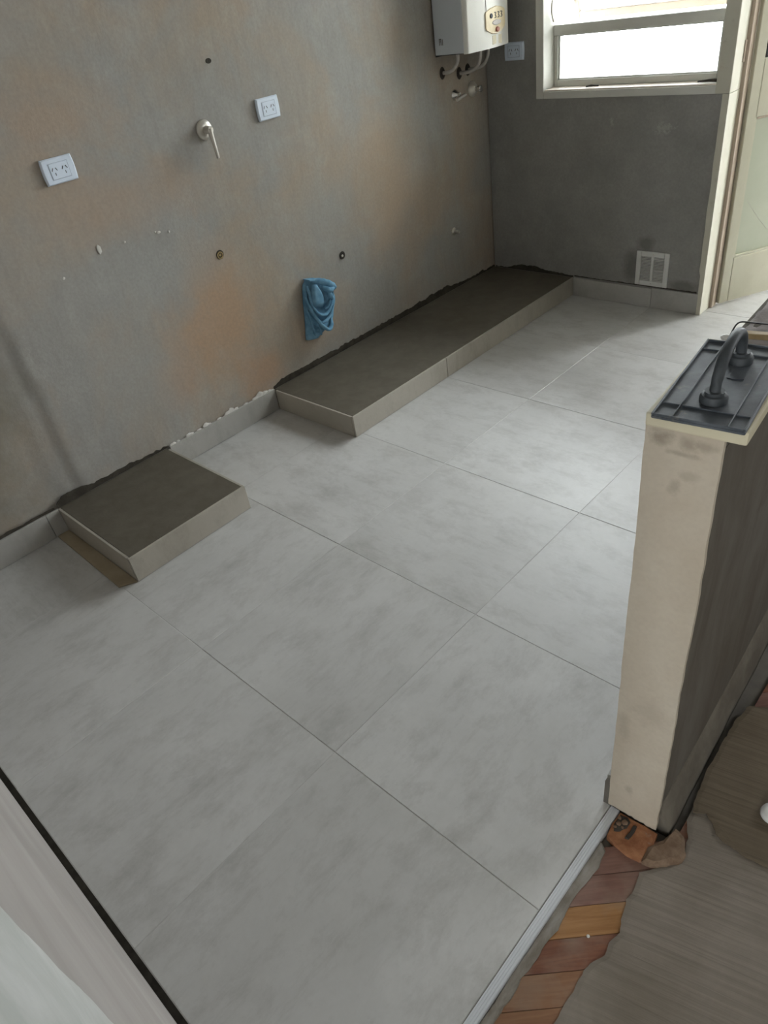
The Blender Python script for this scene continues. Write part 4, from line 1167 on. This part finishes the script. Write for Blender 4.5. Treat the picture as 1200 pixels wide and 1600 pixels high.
# ================================================================== PLASTER FLOAT on the cap
fa = math.atan2(0.030, 0.25)
FL = thing('plaster_float', 'black plastic plastering float with arched handle on the half wall cap', 'plastering float', (2.268, -0.072, 1.0309), fa)
fw, flh = 0.0600, 0.1265
bm = new_bm(); bx(bm, -fw, fw, -flh, flh, 0.0, 0.005); bevel(bm, 0.0012, 1)
obj('blade', bm, M_FLOAT, FL)
def rib(b):
    bm = new_bm(); bx(bm, *b); bevel(bm, 0.0007, 1); obj('rib', bm, M_FLOAT, FL)
for b in ((-fw, -fw + 0.003, -flh, flh, 0.0050, 0.0085), (fw - 0.003, fw, -flh, flh, 0.0050, 0.0085),
          (-fw + 0.0031, fw - 0.0031, -flh, -flh + 0.003, 0.0050, 0.0085), (-fw + 0.0031, fw - 0.0031, flh - 0.003, flh, 0.0050, 0.0085),
          (-0.0335, -0.0315, -flh + 0.0031, flh - 0.0031, 0.0050, 0.0080), (0.0365, 0.0385, -flh + 0.0031, flh - 0.0031, 0.0050, 0.0080),
          (-fw + 0.0031, -0.0336, -0.090, -0.088, 0.0050, 0.0075), (-0.0314, 0.0364, -0.090, -0.088, 0.0050, 0.0075), (0.0386, fw - 0.0031, -0.090, -0.088, 0.0050, 0.0075),
          (-fw + 0.0031, -0.0336, 0.092, 0.094, 0.0050, 0.0075), (-0.0314, 0.0364, 0.092, 0.094, 0.0050, 0.0075), (0.0386, fw - 0.0031, 0.092, 0.094, 0.0050, 0.0075)):
    rib(b)
for yy in (-0.060, 0.070):
    bm = new_bm(); lathe(bm, [(0, 0.0051), (0.0185, 0.0051), (0.0185, 0.012), (0.0165, 0.016), (0.013, 0.017), (0.013, 0.021), (0, 0.021)], Matrix.Translation((0.002, yy, 0)), 24)
    smooth_angle(obj('handle_socket', bm, M_HANDLE, FL))
bm = new_bm()
hp = spline([(0.002, -0.060, 0.019), (0.002, -0.056, 0.036), (0.002, -0.040, 0.056), (0.002, -0.012, 0.067), (0.002, 0.022, 0.068), (0.002, 0.050, 0.058), (0.002, 0.066, 0.038), (0.002, 0.070, 0.019)], 6)
tube(bm, hp, [(0.0078, 0.0070)] * len(hp), 14)
smooth_angle(obj('handle', bm, M_HANDLE, FL))
bm = new_bm(); tube(bm, [(0.0, 0.012, 0.0049), (0.012, 0.010, 0.0052), (0.022, 0.014, 0.0052)], 0.0009, 6)
obj('scratch', bm, M_SLOT, FL)

# ---- bits beyond the float on the bare top of the half wall
bm = new_bm(); bx(bm, -0.045, 0.045, -0.007, 0.007, 0.0, 0.010); bevel(bm, 0.001, 1)
o = obj('wood_lath', bm, M_SLAT); o.location = (2.246, 0.185, 0.9915); o.rotation_euler = (0, 0.0, math.radians(14))
tag(o, 'pale wooden lath lying behind the float on the half wall', 'wood lath')
bm = new_bm()
tube(bm, spline([(2.186, 0.165, 0.990), (2.190, 0.185, 1.010), (2.206, 0.205, 1.006), (2.226, 0.232, 0.996), (2.255, 0.255, 0.991), (2.285, 0.265, 0.990)], 8), 0.0014, 8)
tag(obj('wire', bm, M_BLACK, None, True), 'thin black wire curling behind the float handle', 'wire')
bm = new_bm(); bmesh.ops.create_icosphere(bm, subdivisions=2, radius=0.009)
for q in bm.verts: q.co = q.co * (1 + 0.35 * noise.noise(q.co * 150)); q.co.z *= 0.7
o = obj('plastic_scrap', bm, M_WHITE); o.location = (2.184, 0.158, 0.993)
tag(o, 'crumpled white plastic scrap behind the float handle', 'scrap')

# white object at the right edge of the dining floor and tiny chips on the parquet
bm = new_bm(); lathe(bm, [(0, 0), (0.022, 0.0), (0.026, 0.006), (0.024, 0.014), (0.014, 0.018), (0, 0.0185)], Matrix.Translation((2.490, 0.012, 0.0060)), 24)
tag(smooth_angle(obj('plastic_disc', bm, M_WHITE), 60), 'round white plastic disc on brown adhesive at right edge', 'plastic disc')
bm = new_bm(); bmesh.ops.create_icosphere(bm, subdivisions=2, radius=0.0034)
for q in bm.verts: q.co.z *= 0.6
o = obj('filler_speck', bm, M_PLASTER_W); o.location = (2.3085, -0.444, -0.0045)
tag(o, 'tiny white speck on the dark red parquet plank', 'speck')
